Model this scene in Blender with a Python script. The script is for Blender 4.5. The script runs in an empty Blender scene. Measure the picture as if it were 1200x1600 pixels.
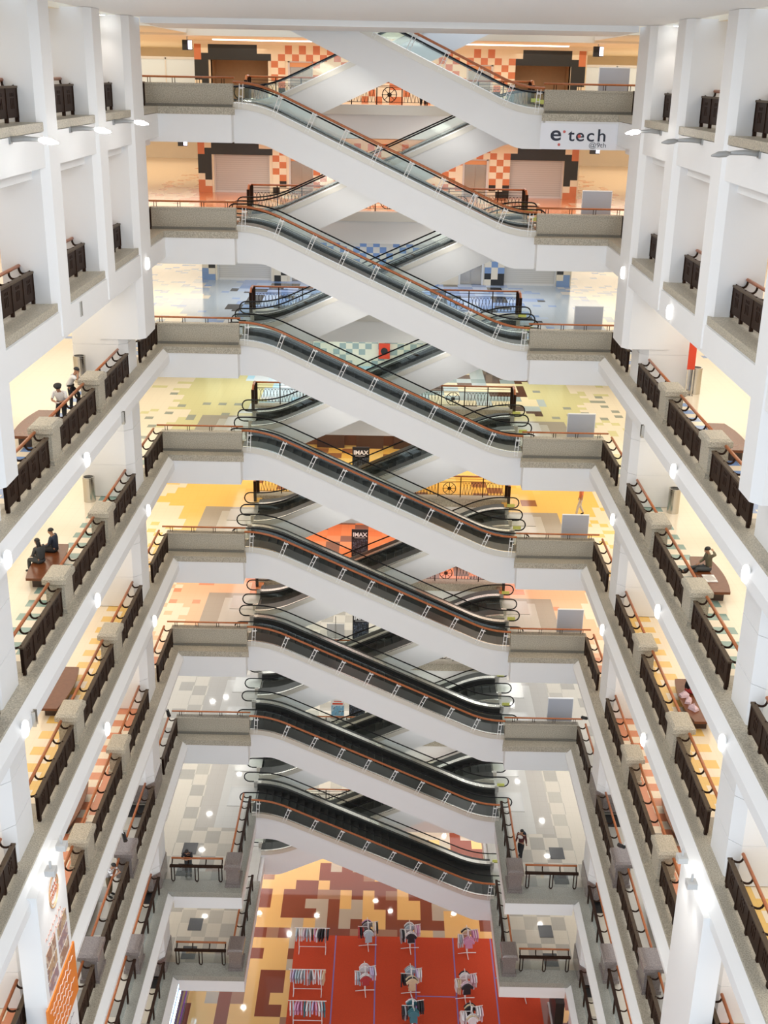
import bpy, math, random
from mathutils import Matrix, Vector
R = random.Random(7)
PI = math.pi
scn = bpy.context.scene
COL = scn.collection

# ---------------------------------------------------------------- camera, world, exposure
cam_d = bpy.data.cameras.new('camera')
cam = bpy.data.objects.new('camera', cam_d); COL.objects.link(cam)
CR = Vector((0.99980418, 0.00804139, 0.01808125)); CU = Vector((-0.01975598, 0.35303015, 0.93540334)); CF = Vector((-0.00113872, 0.93557739, -0.35311988))
mw = Matrix.Identity(4)
for i in range(3):
    mw[i][0] = CR[i]; mw[i][1] = CU[i]; mw[i][2] = -CF[i]
mw[0][3], mw[1][3], mw[2][3] = 0.192, 0.0, 1.511
cam.matrix_world = mw
cam_d.sensor_fit = 'VERTICAL'; cam_d.sensor_height = 24.0; cam_d.lens = 1816.8 / 1600 * 24.0
cam_d.clip_start = 0.1; cam_d.clip_end = 400
scn.camera = cam
world = bpy.data.worlds.new('world'); scn.world = world; world.use_nodes = True
bg = world.node_tree.nodes['Background']
bg.inputs[0].default_value = (0.80, 0.89, 1.0, 1); bg.inputs[1].default_value = 1.0
scn.view_settings.view_transform = 'Standard'; scn.view_settings.look = 'None'
scn.view_settings.gamma = 1.0; scn.view_settings.use_curve_mapping = False
scn.view_settings.exposure = 0.5
scn.cycles.diffuse_bounces = 8; scn.cycles.max_bounces = 14; scn.cycles.transparent_max_bounces = 24
WARM = (1.0, 0.91, 0.78)
H = 4.8

def area(x, y, z, sx, sy, power, color=WARM):  # broad area lights: stand in for ceiling downlights, also added fill in the well
    d = bpy.data.lights.new('ceiling_and_fill_lights', 'AREA'); d.shape = 'RECTANGLE'; d.size = sx; d.size_y = sy
    d.energy = power; d.color = color; d.spread = PI
    o = bpy.data.objects.new('ceiling_and_fill_lights', d); COL.objects.link(o); o.location = (x, y, z)
    return o
for k in range(0, 10):
    zc = -H * k + (2.6 if k == 0 else 3.3)
    w = WARM if k < 6 else (0.97, 0.97, 1.0)
    for s in (-1, 1):
        area(s * 12.6, 34, zc, 4.5, 26, 330 if k > 1 else 190, w if k > 1 else (.90, .95, 1))
        area(s * 13.4, 55.2 if k else 60, zc, 13.6, 13.5 if k else 24, 430, w)
    if k < 3:
        for s in (-1, 1): area(s * 19, 79, min(zc, -H * k + 2.6), 16, 18, 700, w)  # extra unseen fill added over the dark far wings
    area(0, 61.5, min(zc, -H * k + 2.6), 17, 6, 330, (.97, .98, 1))

area(0, 33, 3.15, 8, 20, 900, (0.96, 0.98, 1.0))  # broad stand-in for the lights of the atrium ceiling
for k in range(-1, 8):      # unseen fill lights added around the escalators to brighten the dark well
    o = area(0, 51.2, -H * k - 4.5, 8.5, .5, 26, (1, .97, .90)); o.rotation_euler = (math.radians(70), math.atan(.457), 0)
    o = area(0, 55.45, -H * k - 2.2, 9, .4, 75, (1, .96, .88)); o.rotation_euler = (math.radians(75), -math.atan(.457), 0)     # added fill behind the rear escalators, aimed at the far fascia

# ---------------------------------------------------------------- mesh helpers
class MB:
    def __init__(s): s.v = []; s.f = []; s.m = []
    def add(s, vs, fs, mi=0):
        b = len(s.v); s.v += [tuple(v) for v in vs]
        for f in fs: s.f.append([b + i for i in f]); s.m.append(mi)
        return s
    def box(s, x0, x1, y0, y1, z0, z1, mi=0):
        return s.add([(x, y, z) for z in (z0, z1) for y in (y0, y1) for x in (x0, x1)],
                     [(0, 2, 3, 1), (4, 5, 7, 6), (0, 1, 5, 4), (2, 6, 7, 3), (0, 4, 6, 2), (1, 3, 7, 5)], mi)
    def tbox(s, cx, cy, z0, z1, a0, b0, a1, b1, mi=0):
        vs = [(cx + i * a, cy + j * b, z) for z, a, b in ((z0, a0, b0), (z1, a1, b1)) for j in (-1, 1) for i in (-1, 1)]
        return s.add(vs, [(0, 2, 3, 1), (4, 5, 7, 6), (0, 1, 5, 4), (2, 6, 7, 3), (0, 4, 6, 2), (1, 3, 7, 5)], mi)
    def prism(s, pts, ax, a, b, mi=0):
        n = len(pts)
        def P(p, t):
            return (t, p[0], p[1]) if ax == 0 else (p[0], t, p[1]) if ax == 1 else (p[0], p[1], t)
        vs = [P(p, a) for p in pts] + [P(p, b) for p in pts]
        fs = [tuple(range(n - 1, -1, -1)), tuple(range(n, 2 * n))] + [(i, (i + 1) % n, n + (i + 1) % n, n + i) for i in range(n)]
        return s.add(vs, fs, mi)
    def strip(s, top, bot, y0, y1, mi=0):      # top and bot: (x,z) lists of one length, solid between them over y0..y1
        n = len(top); b = len(s.v)
        vs = []
        for t, q in zip(top, bot): vs += [(t[0], y0, t[1]), (t[0], y1, t[1]), (q[0], y1, q[1]), (q[0], y0, q[1])]
        fs = [(0, 1, 2, 3), (4 * n - 1, 4 * n - 2, 4 * n - 3, 4 * n - 4)]
        for i in range(n - 1):
            for j in range(4):
                a = 4 * i + j; c = 4 * i + (j + 1) % 4
                fs.append((a, a + 4, c + 4, c))
        return s.add(vs, fs, mi)
    def tube(s, pts, r, n=6, mi=0):
        pts = [Vector(p) for p in pts]; rs = r if isinstance(r, (list, tuple)) else [r] * len(pts)
        vs = []; ref = Vector((0.13, 0.21, 1)).normalized()
        for i, p in enumerate(pts):
            t = (pts[min(i + 1, len(pts) - 1)] - pts[max(i - 1, 0)])
            if t.length < 1e-9: t = Vector((0, 0, 1))
            t.normalize()
            u = t.cross(ref)
            if u.length < 0.1: u = t.cross(Vector((1, 0, 0)))
            u.normalize(); w = t.cross(u)
            for j in range(n):
                a = 2 * PI * (j + .5) / n
                vs.append(p + (u * math.cos(a) + w * math.sin(a)) * rs[i])
        fs = [tuple(range(n - 1, -1, -1)), tuple(range(len(vs) - n, len(vs)))]
        for i in range(len(pts) - 1):
            for j in range(n):
                fs.append((i * n + j, i * n + (j + 1) % n, (i + 1) * n + (j + 1) % n, (i + 1) * n + j))
        return s.add(vs, fs, mi)
    def lathe(s, prof, cx=0, cy=0, n=20, mi=0, caps=True):
        vs = []
        for r, z in prof:
            for j in range(n):
                a = 2 * PI * j / n; vs.append((cx + r * math.cos(a), cy + r * math.sin(a), z))
        fs = []
        for i in range(len(prof) - 1):
            for j in range(n): fs.append((i * n + j, i * n + (j + 1) % n, (i + 1) * n + (j + 1) % n, (i + 1) * n + j))
        if caps: fs.append(tuple(range(n - 1, -1, -1))); fs.append(tuple(range(len(vs) - n, len(vs))))
        return s.add(vs, fs, mi)
    def ball(s, c, rx, ry=None, rz=None, n=10, mi=0, lo=0.0, hi=1.0):
        ry = ry or rx; rz = rz or rx; m = max(5, n // 2 + 1)
        vs = []
        for i in range(m + 1):
            th = PI * (lo + (hi - lo) * i / m)
            for j in range(n):
                a = 2 * PI * j / n
                vs.append((c[0] + rx * math.sin(th) * math.cos(a), c[1] + ry * math.sin(th) * math.sin(a), c[2] + rz * math.cos(th)))
        fs = []
        for i in range(m):
            for j in range(n): fs.append((i * n + j, (i + 1) * n + j, (i + 1) * n + (j + 1) % n, i * n + (j + 1) % n))
        if hi < 1: fs.append(tuple(range(len(vs) - n, len(vs)))[::-1])
        return s.add(vs, fs, mi)
    def xform(s, mt):
        s.v = [tuple(mt @ Vector(v)) for v in s.v]; return s
    def build(s, name, mats, parent=None, smooth=False, loc=None):
        me = bpy.data.meshes.new(name); me.from_pydata(s.v, [], s.f)
        for m in (mats if isinstance(mats, (list, tuple)) else [mats]): me.materials.append(m)
        me.polygons.foreach_set('material_index', s.m)
        if smooth: me.polygons.foreach_set('use_smooth', [True] * len(s.f))
        me.update()
        o = bpy.data.objects.new(name, me); COL.objects.link(o)
        if parent: o.parent = parent
        if loc: o.location = loc
        return o

def tag(o, label, cat, group=None):
    o['label'] = label; o['category'] = cat
    if group: o['group'] = group
    return o
def thing(name, label, cat, loc=(0, 0, 0), rz=0, group=None):
    o = bpy.data.objects.new(name, None); COL.objects.link(o); o.empty_display_size = .2
    o.location = loc; o.rotation_euler = (0, 0, rz)
    return tag(o, label, cat, group)
def struct(o): o['kind'] = 'structure'; return o
KIDS = {}
def copy_tree(o, parent=None):
    c = o.copy(); COL.objects.link(c)
    if parent: c.parent = parent
    for ch in o.children: copy_tree(ch, c)
    return c
def clone(src, loc, rz, label):
    o = copy_tree(src); o.location = loc; o.rotation_euler = (0, 0, rz); o['label'] = label
    return o
PROTO = {}
def place(key, maker, loc, rz, label):
    """The first call of a kind builds it; later calls copy the thing and its parts."""
    if key not in PROTO:
        o = PROTO[key] = maker(); o.location = loc; o.rotation_euler = (0, 0, rz); o['label'] = label; return o
    return clone(PROTO[key], loc, rz, label)

# ---------------------------------------------------------------- materials
class NT:
    def __init__(s, name):
        s.m = bpy.data.materials.new(name); s.m.use_nodes = True; s.t = s.m.node_tree
        s.b = s.t.nodes['Principled BSDF']
    def n(s, typ, **kw):
        x = s.t.nodes.new(typ)
        for k, v in kw.items(): setattr(x, k, v)
        return x
    def put(s, sock, v):
        if isinstance(v, (int, float)): sock.default_value = v
        elif isinstance(v, tuple): sock.default_value = v if len(v) == len(sock.default_value) else v + (1,)
        else: s.t.links.new(v, sock)
    def math(s, op, a, b=None, c=None):
        x = s.n('ShaderNodeMath', operation=op)
        s.put(x.inputs[0], a)
        if b is not None: s.put(x.inputs[1], b)
        if c is not None: s.put(x.inputs[2], c)
        return x.outputs[0]
    def mix(s, f, a, b):
        x = s.n('ShaderNodeMix', data_type='RGBA'); s.put(x.inputs[0], f); s.put(x.inputs[6], a); s.put(x.inputs[7], b)
        return x.outputs[2]
    def xyz(s, local=False):
        if local: src = s.n('ShaderNodeTexCoord').outputs['Object']
        else: src = s.n('ShaderNodeNewGeometry').outputs['Position']
        q = s.n('ShaderNodeSeparateXYZ'); s.t.links.new(src, q.inputs[0]); return q.outputs[0], q.outputs[1], q.outputs[2]
    def vec(s, x, y, z=0.0):
        q = s.n('ShaderNodeCombineXYZ'); s.put(q.inputs[0], x); s.put(q.inputs[1], y); s.put(q.inputs[2], z); return q.outputs[0]
    def white(s, v):
        q = s.n('ShaderNodeTexWhiteNoise', noise_dimensions='3D'); s.t.links.new(v, q.inputs[0]); return q.outputs[0]
    def noise(s, v, scale, detail=2.0):
        q = s.n('ShaderNodeTexNoise'); s.t.links.new(v, q.inputs['Vector']) if v else None
        q.inputs['Scale'].default_value = scale; q.inputs['Detail'].default_value = detail; return q.outputs[0]

def mat(name, c, rough=.5, metal=0.0, var=0.0, vscale=6.0, emit=None, spec=None, bump=0.0):
    t = NT(name); b = t.b
    b.inputs['Base Color'].default_value = c + (1,); b.inputs['Roughness'].default_value = rough; b.inputs['Metallic'].default_value = metal
    if spec is not None: b.inputs['Specular IOR Level'].default_value = spec
    if var:
        nz = t.noise(t.n('ShaderNodeTexCoord').outputs['Object'], vscale, 4)
        a = tuple(x * (1 - var) for x in c); d = tuple(min(1, x * (1 + var)) for x in c)
        t.put(b.inputs['Base Color'], t.mix(nz, a, d))
        if bump:
            bp = t.n('ShaderNodeBump'); bp.inputs['Strength'].default_value = bump; t.put(bp.inputs['Height'], nz); t.put(b.inputs['Normal'], bp.outputs[0])
    if emit: b.inputs['Emission Color'].default_value = c + (1,); b.inputs['Emission Strength'].default_value = emit
    return t.m
def granite_mat(name, c, rough, contrast):
    t = NT(name); co = t.n('ShaderNodeTexCoord').outputs['Object']
    a = t.noise(co, 28, 4); g = t.noise(co, 1.3, 3)
    f = t.math('MULTIPLY_ADD', t.math('SUBTRACT', a, .5), 2.6, .5)
    lo = tuple(x * (1 - contrast) for x in c); hi = tuple(min(1, x * (1 + contrast)) for x in c)
    col = t.mix(t.math('MULTIPLY', g, .35), t.mix(f, lo, hi), tuple(x * .75 for x in c))
    t.put(t.b.inputs['Base Color'], col); t.b.inputs['Roughness'].default_value = rough
    return t.m
WHITE = mat('white_paint', (.81, .81, .805), .55, var=.02, vscale=.7)
WHITE2 = mat('soffit_paint', (.83, .84, .84), .5)
BEAM = mat('beam_paint', (.80, .80, .79), .5)
CREAMW = mat('cream_wall', (.82, .74, .60), .6, var=.04, vscale=1.0)
TAN = mat('tan_wall', (.42, .28, .15), .6, var=.08)
GRAN = granite_mat('grey_granite', (.445, .40, .315), .5, .42)
GRANP = granite_mat('polished_granite', (.22, .185, .17), .12, .35)
WOODD = mat('dark_wood', (.026, .011, .0055), .55, var=.45, vscale=9, spec=.15)
WOODT = mat('weathered_wood_top', (.085, .058, .036), .5, var=.3, vscale=7, spec=.2)
WOODO = mat('orange_wood', (.42, .125, .035), .28, var=.3, vscale=8)
BENCHW = mat('bench_wood', (.15, .048, .018), .25, var=.25, vscale=7, spec=.35)
BENCHD = mat('bench_plinth', (.05, .025, .015), .4)
STEEL = mat('brushed_steel', (.62, .60, .56), .25, 1.0)
STEELD = mat('dull_steel', (.42, .42, .40), .35, .9)
DECK = mat('pale_metal', (.66, .62, .54), .35, .25)
RUBBER = mat('black_rubber', (.008, .008, .009), .45, spec=.2)
BLACK = mat('black_plastic', (.015, .015, .017), .4)
STEPM = mat('step_metal', (.022, .022, .021), .55, var=.3, vscale=20, spec=.25)
SKIRT = mat('dark_skirt', (.035, .036, .034), .35, spec=.4)
CARPETR = mat('red_carpet', (.52, .055, .014), .95, var=.22, vscale=30)
TAPE = mat('blue_tape', (.22, .16, .42), .5)
LAMPW = mat('lamp_white', (1.0, .98, .93), .4, emit=2.2)
LAMPB = mat('lamp_bright', (1.0, 1.0, .97), .4, emit=25.0)
DOWNL = mat('downlight_glow', (1.0, .97, .9), .4, emit=70.0)
COVE = mat('cove_light', (1.0, .95, .85), .4, emit=2.2)
GREYM = mat('grey_metal', (.36, .36, .35), .45, .2)
GREYL = mat('light_grey_metal', (.60, .60, .59), .45)
SHUT = None
RED = mat('signal_red', (.70, .06, .02), .4)
YEL = mat('yellow_sign', (.72, .74, .18), .5)
PANELG = mat('grey_board', (.41, .43, .48), .5)
PANELW = mat('white_edge', (.85, .85, .85), .5)
MATB = mat('black_mat', (.016, .016, .016), .35)
SIGNW = mat('sign_white', (.80, .81, .85), .4)
INK = mat('dark_ink', (.012, .016, .035), .4)
INKG = mat('grey_ink', (.10, .11, .13), .4)
REDDOT = mat('red_dot', (.62, .12, .10), .35)
WHT = mat('clean_white', (.85, .85, .84), .5)
ORANGE = mat('banner_orange', (.80, .23, .03), .45)
DOORM = mat('lift_door_steel', (.55, .49, .41), .22, .85, var=.1, vscale=1.5)
def glass_mat(name, tint, gl):
    t = NT(name); out = t.t.nodes['Material Output']
    tr = t.n('ShaderNodeBsdfTransparent'); tr.inputs[0].default_value = tint + (1,)
    g = t.n('ShaderNodeBsdfGlossy'); g.inputs[0].default_value = (.9, .95, .92, 1); g.inputs['Roughness'].default_value = .03
    m = t.n('ShaderNodeMixShader'); m.inputs[0].default_value = gl
    t.t.links.new(tr.outputs[0], m.inputs[1]); t.t.links.new(g.outputs[0], m.inputs[2]); t.t.links.new(m.outputs[0], out.inputs[0])
    return t.m
GLASS = glass_mat('green_glass', (.962, .985, .972), .04)
DARKD = mat('dark_deck', (.030, .032, .030), .3, spec=.35)
GLASSC = glass_mat('clear_glass', (.90, .93, .95), .12)
def shutter_mat():
    t = NT('shutter_slats'); x, y, z = t.xyz()
    w = t.math('FRACT', t.math('MULTIPLY', z, 9.0)); e = t.math('LESS_THAN', w, .22)
    t.put(t.b.inputs['Base Color'], t.mix(e, (.52, .51, .48), (.42, .41, .385))); t.b.inputs['Roughness'].default_value = .45
    return t.m
SHUT = shutter_mat()

def floor_mat(name, base, acc, accents, stripe, side_col=None, checker=False, grey=(.36, .33, .28), landing=True, left_glow_tints=None):
    """Square tiles; plain base at the sides, an accent field near the landings, mixed tiles beyond them, stripes along the galleries."""
    t = NT(name); x, y, z = t.xyz(); ax = t.math('ABSOLUTE', x)
    TX, TY = .40, .46
    cx = t.math('FLOOR', t.math('DIVIDE', ax, TX)); cy = t.math('FLOOR', t.math('DIVIDE', y, TY))
    sx = t.math('SIGN', x)
    xs = t.math('MULTIPLY', cx, TX); ys = t.math('MULTIPLY', cy, TY)
    r = t.white(t.vec(t.math('MULTIPLY', cx, sx), cy, z_seed(name)))
    bx = t.math('FLOOR', t.math('DIVIDE', cx, 2.0)); by = t.math('FLOOR', t.math('DIVIDE', cy, 2.0))
    r2 = t.white(t.vec(t.math('MULTIPLY', bx, sx), by, z_seed(name) + 3.3))
    nz = t.noise(t.vec(t.math('MULTIPLY', xs, sx), ys, z_seed(name)), .35, 1)
    col = base
    if checker:
        kx = t.math('FLOOR', t.math('DIVIDE', ax, .69)); ky = t.math('FLOOR', t.math('DIVIDE', y, .98))
        par = t.math('MODULO', t.math('ADD', kx, t.math('ADD', ky, 200.0)), 2.0)
        rr = t.white(t.vec(t.math('MULTIPLY', kx, sx), ky, z_seed(name)))
        ck = t.mix(t.math('MULTIPLY', par, t.math('MULTIPLY_ADD', rr, .5, .5)), base, acc)
        zone = t.math('MULTIPLY', t.math('LESS_THAN', ax, 9.7), t.math('GREATER_THAN', y, 43.0))
        col = t.mix(zone, base, ck)
        col = t.mix(t.math('MULTIPLY', t.math('SUBTRACT', 1.0, zone), t.math('LESS_THAN', r2, .22)), col, acc)
    else:
        far = t.math('GREATER_THAN', y, 48.2)
        edge = t.math('MULTIPLY_ADD', t.math('SUBTRACT', nz, .5), 5.0, 10.1)
        zone = t.math('MULTIPLY', far, t.math('LESS_THAN', xs, edge))
        f1 = t.math('MAXIMUM', t.math('MULTIPLY', zone, t.math('GREATER_THAN', r, .05)),
                    t.math('MULTIPLY', far, t.math('MULTIPLY', t.math('LESS_THAN', r, .16), t.math('LESS_THAN', xs, 13.0))))
        col = t.mix(f1, col, acc)
        if side_col:
            f2 = t.math('MULTIPLY', t.math('LESS_THAN', r, .07), t.math('LESS_THAN', xs, 14.5))
            col = t.mix(t.math('MULTIPLY', f2, far), col, side_col)
        if accents:
            e2 = t.math('MULTIPLY_ADD', t.math('SUBTRACT', nz, .5), 6.0, 7.2)
            z2 = t.math('MULTIPLY', t.math('GREATER_THAN', ys, t.math('MULTIPLY_ADD', t.math('SUBTRACT', nz, .5), 5.0, 55.3)), t.math('LESS_THAN', xs, e2))
            c2 = accents[0]
            for i, a in enumerate(accents[1:]):
                c2 = t.mix(t.math('GREATER_THAN', r2, (i + 1) / len(accents)), c2, a)
            if left_glow_tints:  # left half: a cyan glow painted into the tile colours
                c3 = left_glow_tints[0]
                for i, a in enumerate(left_glow_tints[1:]): c3 = t.mix(t.math('GREATER_THAN', r2, (i + 1) / len(left_glow_tints)), c3, a)
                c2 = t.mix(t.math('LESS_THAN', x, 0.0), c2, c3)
            col = t.mix(z2, col, c2)
    if stripe:
        near = t.math('LESS_THAN', y, 48.0)
        ph = t.math('FRACT', t.math('DIVIDE', t.math('SUBTRACT', y, .12), .97))
        st = t.math('MULTIPLY', t.math('LESS_THAN', ph, .5), t.math('MULTIPLY', t.math('GREATER_THAN', ax, 10.42), t.math('LESS_THAN', ax, 11.1)))
        bay = t.math('FRACT', t.math('DIVIDE', t.math('SUBTRACT', y, 29.9), 5.8))
        band = t.math('MULTIPLY', t.math('LESS_THAN', ax, 10.42), t.math('LESS_THAN', bay, .55))
        col = t.mix(t.math('MULTIPLY', near, st), col, stripe)
        col = t.mix(t.math('MULTIPLY', near, band), col, stripe)
        gb = t.math('MULTIPLY', t.math('LESS_THAN', ax, 10.9), t.math('MULTIPLY', t.math('GREATER_THAN', bay, .62), t.math('LESS_THAN', bay, .93)))
        gb = t.math('MULTIPLY', gb, t.math('LESS_THAN', ax, 10.42))
        col = t.mix(t.math('MULTIPLY', near, gb), col, grey)
    # granite landing in front of the escalators
    ld = t.math('MULTIPLY', t.math('LESS_THAN', ax, 8.9), t.math('MULTIPLY', t.math('GREATER_THAN', y, 48.3), t.math('LESS_THAN', y, 55.2)))
    ld2 = t.math('MULTIPLY', t.math('LESS_THAN', ax, 8.0), t.math('MULTIPLY', t.math('GREATER_THAN', y, 48.3), t.math('LESS_THAN', y, 54.6)))
    if landing: col = t.mix(ld, col, grey); col = t.mix(ld2, col, (.50, .49, .45))
    jx = t.math('FRACT', t.math('DIVIDE', ax, TX)); jy = t.math('FRACT', t.math('DIVIDE', y, TY))
    j = t.math('MAXIMUM', t.math('LESS_THAN', jx, .03), t.math('LESS_THAN', jy, .03))
    dk = t.n('ShaderNodeMix', data_type='RGBA', blend_type='MULTIPLY'); t.put(dk.inputs[0], t.math('MULTIPLY', j, .18)); t.put(dk.inputs[6], col); t.put(dk.inputs[7], (.6, .55, .5))
    t.put(t.b.inputs['Base Color'], dk.outputs[2]); t.b.inputs['Roughness'].default_value = .07 if checker else .13; t.b.inputs['Specular IOR Level'].default_value = .4
    return t.m
def z_seed(n): return float(sum(map(ord, n)) % 97)
CREAM = (.82, .73, .58)
FLOORS = [
    floor_mat('beige_tile_top', (.80, .68, .50), (.76, .52, .34), None, None, landing=False),
    floor_mat('orange_tile', (.80, .64, .44), (.70, .27, .12), [(.62, .20, .07), (.74, .40, .22), (.80, .60, .38)], (.62, .26, .12), landing=False),
    floor_mat('blue_tile', CREAM, (.43, .50, .57), [(.20, .31, .54), (.42, .52, .68), (.03, .03, .03), (.30, .40, .62)], (.20, .33, .62), (.28, .38, .60), landing=False),
    floor_mat('green_tile', CREAM, (.66, .62, .34), [(.30, .37, .36), (.80, .70, .46), (.45, .52, .52), (.10, .045, .03)], (.24, .36, .32), (.33, .35, .30), left_glow_tints=[(.42, .68, .84), (.62, .76, .84), (.70, .76, .80), (.50, .60, .66)]),
    floor_mat('yellow_tile', (.82, .71, .55), (.86, .56, .16), [(.86, .54, .14), (.86, .58, .18), (.84, .48, .10), (.32, .13, .05)], (.80, .52, .16), (.86, .55, .15)),
    floor_mat('salmon_tile', (.82, .71, .56), (.80, .51, .33), [(.76, .24, .09), (.78, .28, .11), (.24, .14, .10), (.76, .30, .14)], (.66, .27, .15), (.70, .30, .17)),
    floor_mat('grey_tile_upper', (.53, .49, .41), (.35, .33, .285), None, None, checker=True, grey=(.40, .38, .34)),
    floor_mat('grey_tile_middle', (.55, .50, .41), (.35, .33, .28), None, None, checker=True, grey=(.42, .39, .34)),
    floor_mat('grey_tile_lowest', (.57, .51, .40), (.36, .33, .27), None, None, checker=True, grey=(.42, .39, .34)),
]
def ground_mat():
    t = NT('camouflage_tile'); x, y, z = t.xyz(); TX, TY = .66, .82
    cx = t.math('FLOOR', t.math('DIVIDE', x, TX)); cy = t.math('FLOOR', t.math('DIVIDE', y, TY))
    n = t.noise(t.vec(cx, cy, 5.0), .37, 3.0); n2 = t.noise(t.vec(cx, cy, 23.0), .33, 1.0); r = t.white(t.vec(cx, cy, 2.0))
    v = t.math('MULTIPLY_ADD', t.math('SUBTRACT', r, .5), .07, n)
    col = t.mix(t.math('GREATER_THAN', v, .495), (.23, .060, .035), (.36, .19, .12))
    col = t.mix(t.math('GREATER_THAN', v, .512), col, (.80, .49, .18))
    col = t.mix(t.math('MULTIPLY', t.math('GREATER_THAN', n2, .60), t.math('GREATER_THAN', r, .45)), col, (.48, .41, .32))
    t.put(t.b.inputs['Base Color'], col); t.b.inputs['Roughness'].default_value = .07
    return t.m
GROUND = ground_mat()

# ---------------------------------------------------------------- levels
LV = ['top level', 'orange-tiled level', 'blue-tiled level', 'green-tiled level', 'yellow-tiled level', 'salmon-tiled level',
      'upper grey-tiled level', 'middle grey-tiled level', 'lowest grey-tiled level']
SIDE = {-1: 'left', 1: 'right'}
YN = 18.0      # how far the galleries are built towards the camera
for k in range(9):
    z = -H * k; b = MB()
    plat = k >= 7
    for s in (-1, 1):
        def bx(m, a, c, y0, y1, z0, z1): m.box(min(s * a, s * c), max(s * a, s * c), y0, y1, z0, z1)
        bx(b, 9.4, 17.0, YN, 48.4, z - .12, z)
        bx(b, 6.2, 30.0, 48.4, 56.7, z - .12, z)
        if plat: bx(b, 6.3, 9.4, 43.6, 48.4, z - .12, z)
    b.box(-30, 30, 56.7, 92, z - .12, z)
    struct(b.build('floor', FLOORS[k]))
    # white slab with its fascias
    b = MB(); gb = -.36 if k >= 5 else -.55 if k >= 2 else (-1.02 if k == 0 else -.92)
    for s in (-1, 1):
        if k >= 2: b.prism([(s * 9.36, z + .06), (s * 9.1, z - .22), (s * 9.1, z + gb), (s * 17, z + gb), (s * 17, z - .12), (s * 9.5, z - .12), (s * 9.5, z + .06)][::s], 1, YN, 43.35 if plat else 48.4)
        else: bx(b, 9.1, 17.0, YN, 48.4, z + gb, z - .12)
        if plat: bx(b, 9.1, 17.0, 43.35, 48.4, z + gb, z - .12)
        bx(b, 9.1, 30.0, 48.4, 56.7, z - 1.2, z - .12)
        if plat:
            bx(b, 6.0, 9.1, 43.3, 56.7, z - .75, z - .12)
            bx(b, 6.0, 9.1, 43.3, 56.7, z - .78, z - .75)
        else: bx(b, 6.2, 9.1, 48.4, 56.7, z - 1.2, z - .12)
        # cove under the gallery fascia, set back
        if k >= 1: bx(b, 9.45, 17.0, YN, 48.4, z + gb - .28, z + gb)
        else: bx(b, 9.45, 17.0, YN, 48.4, z + gb - .30, z + gb)
    b.box(-30, 30, 56.7, 92, z - 1.35, z - .12)
    struct(b.build('slab', WHITE))
    # granite curb along every edge
    b = MB()
    for s in (-1, 1):
        y1 = 43.3 if plat else 48.4
        xe = 9.34 if k >= 2 else 9.08
        b.prism([(s * xe, YN), (s * xe, y1), (s * 9.95, y1 + .87), (s * 9.95, YN)][::s], 2, z - .10 if k < 2 else z - .02, z + .13)
        if plat:
            b.prism([(s * xe, 43.28), (s * 9.95, 44.15), (s * 6.6, 44.15), (s * 6.0, 43.28)][::-s], 2, z - .14, z + .13)
            b.prism([(s * 6.0, 43.28), (s * 6.6, 44.15), (s * 6.6, 50.2), (s * 6.0, 50.2)][::-s], 2, z - .14, z + .13)
        else:
            b.prism([(s * xe, 48.38), (s * 9.95, 49.25), (s * 6.2, 49.25), (s * 6.05, 48.38)][::-s], 2, z - .14, z + .13)
    struct(b.build('curb', GRAN if k < 7 else granite_mat('green_grey_granite', (.33, .325, .28), .4, .3) if k == 7 else bpy.data.materials['green_grey_granite']))
    # curb on the far side of the escalator well
    b = MB(); b.box(-6.6, 6.6, 56.62, 57.25, z - .30, z + .13); struct(b.build('curb', DECK if k < 3 else GRAN))
# ground floor
b = MB(); b.box(-17, 17, 18, 92, -9 * H - .2, -9 * H); struct(b.build('floor', GROUND))
# gallery back walls, far walls and ends
for s in (-1, 1):
    b = MB()
    for k in range(10):
        z = -H * k; b.box(min(s * 17, s * 17.3), max(s * 17, s * 17.3), YN, 48.4, z, z + (3.25 if k else 3.0))
    struct(b.build('wall_left' if s < 0 else 'wall_right', CREAMW))
    b = MB()
    for k in range(10):
        z = -H * k; b.box(min(s * 30, s * 30.3), max(s * 30, s * 30.3), 48.4, 92, z, z + 3.25)
    struct(b.build('wall_left' if s < 0 else 'wall_right', CREAMW))
b = MB()
for k in range(10): b.box(-30, 30, 92, 92.3, -H * k, -H * k + 3.25)
struct(b.build('wall_back', CREAMW))
# top level: ceilings
b = MB()
for s in (-1, 1):
    b.box(min(s * 9.9, s * 17.3), max(s * 9.9, s * 17.3), YN, 48.4, 3.15, 3.5)
    b.box(min(s * 9.2, s * 30.3), max(s * 9.2, s * 30.3), 48.4, 57, 3.05, 3.4)
b.box(-30.3, 30.3, 56.7, 92.3, 2.95, 3.3)
struct(b.build('ceiling', CREAMW))
b = MB(); b.box(-9.4, 9.4, YN, 44.4, 3.22, 3.9)
b.prism([(44.4, 3.02), (49.0, 3.0), (49.0, 3.9), (44.4, 3.9)], 0, -8.8, 8.8)
struct(b.build('ceiling', WHITE2))
# light coves in the top ceiling
for s in (-1, 1):
    b = MB(); b.box(min(s * 3.6, s * 8.9), max(s * 3.6, s * 8.9), 62.5, 63.1, 2.90, 2.955)
    tag(b.build('cove_light', COVE), 'long white strip light in the %s half of the beige top-level ceiling' % SIDE[s], 'light', 'strip lights above the far shops')

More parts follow.
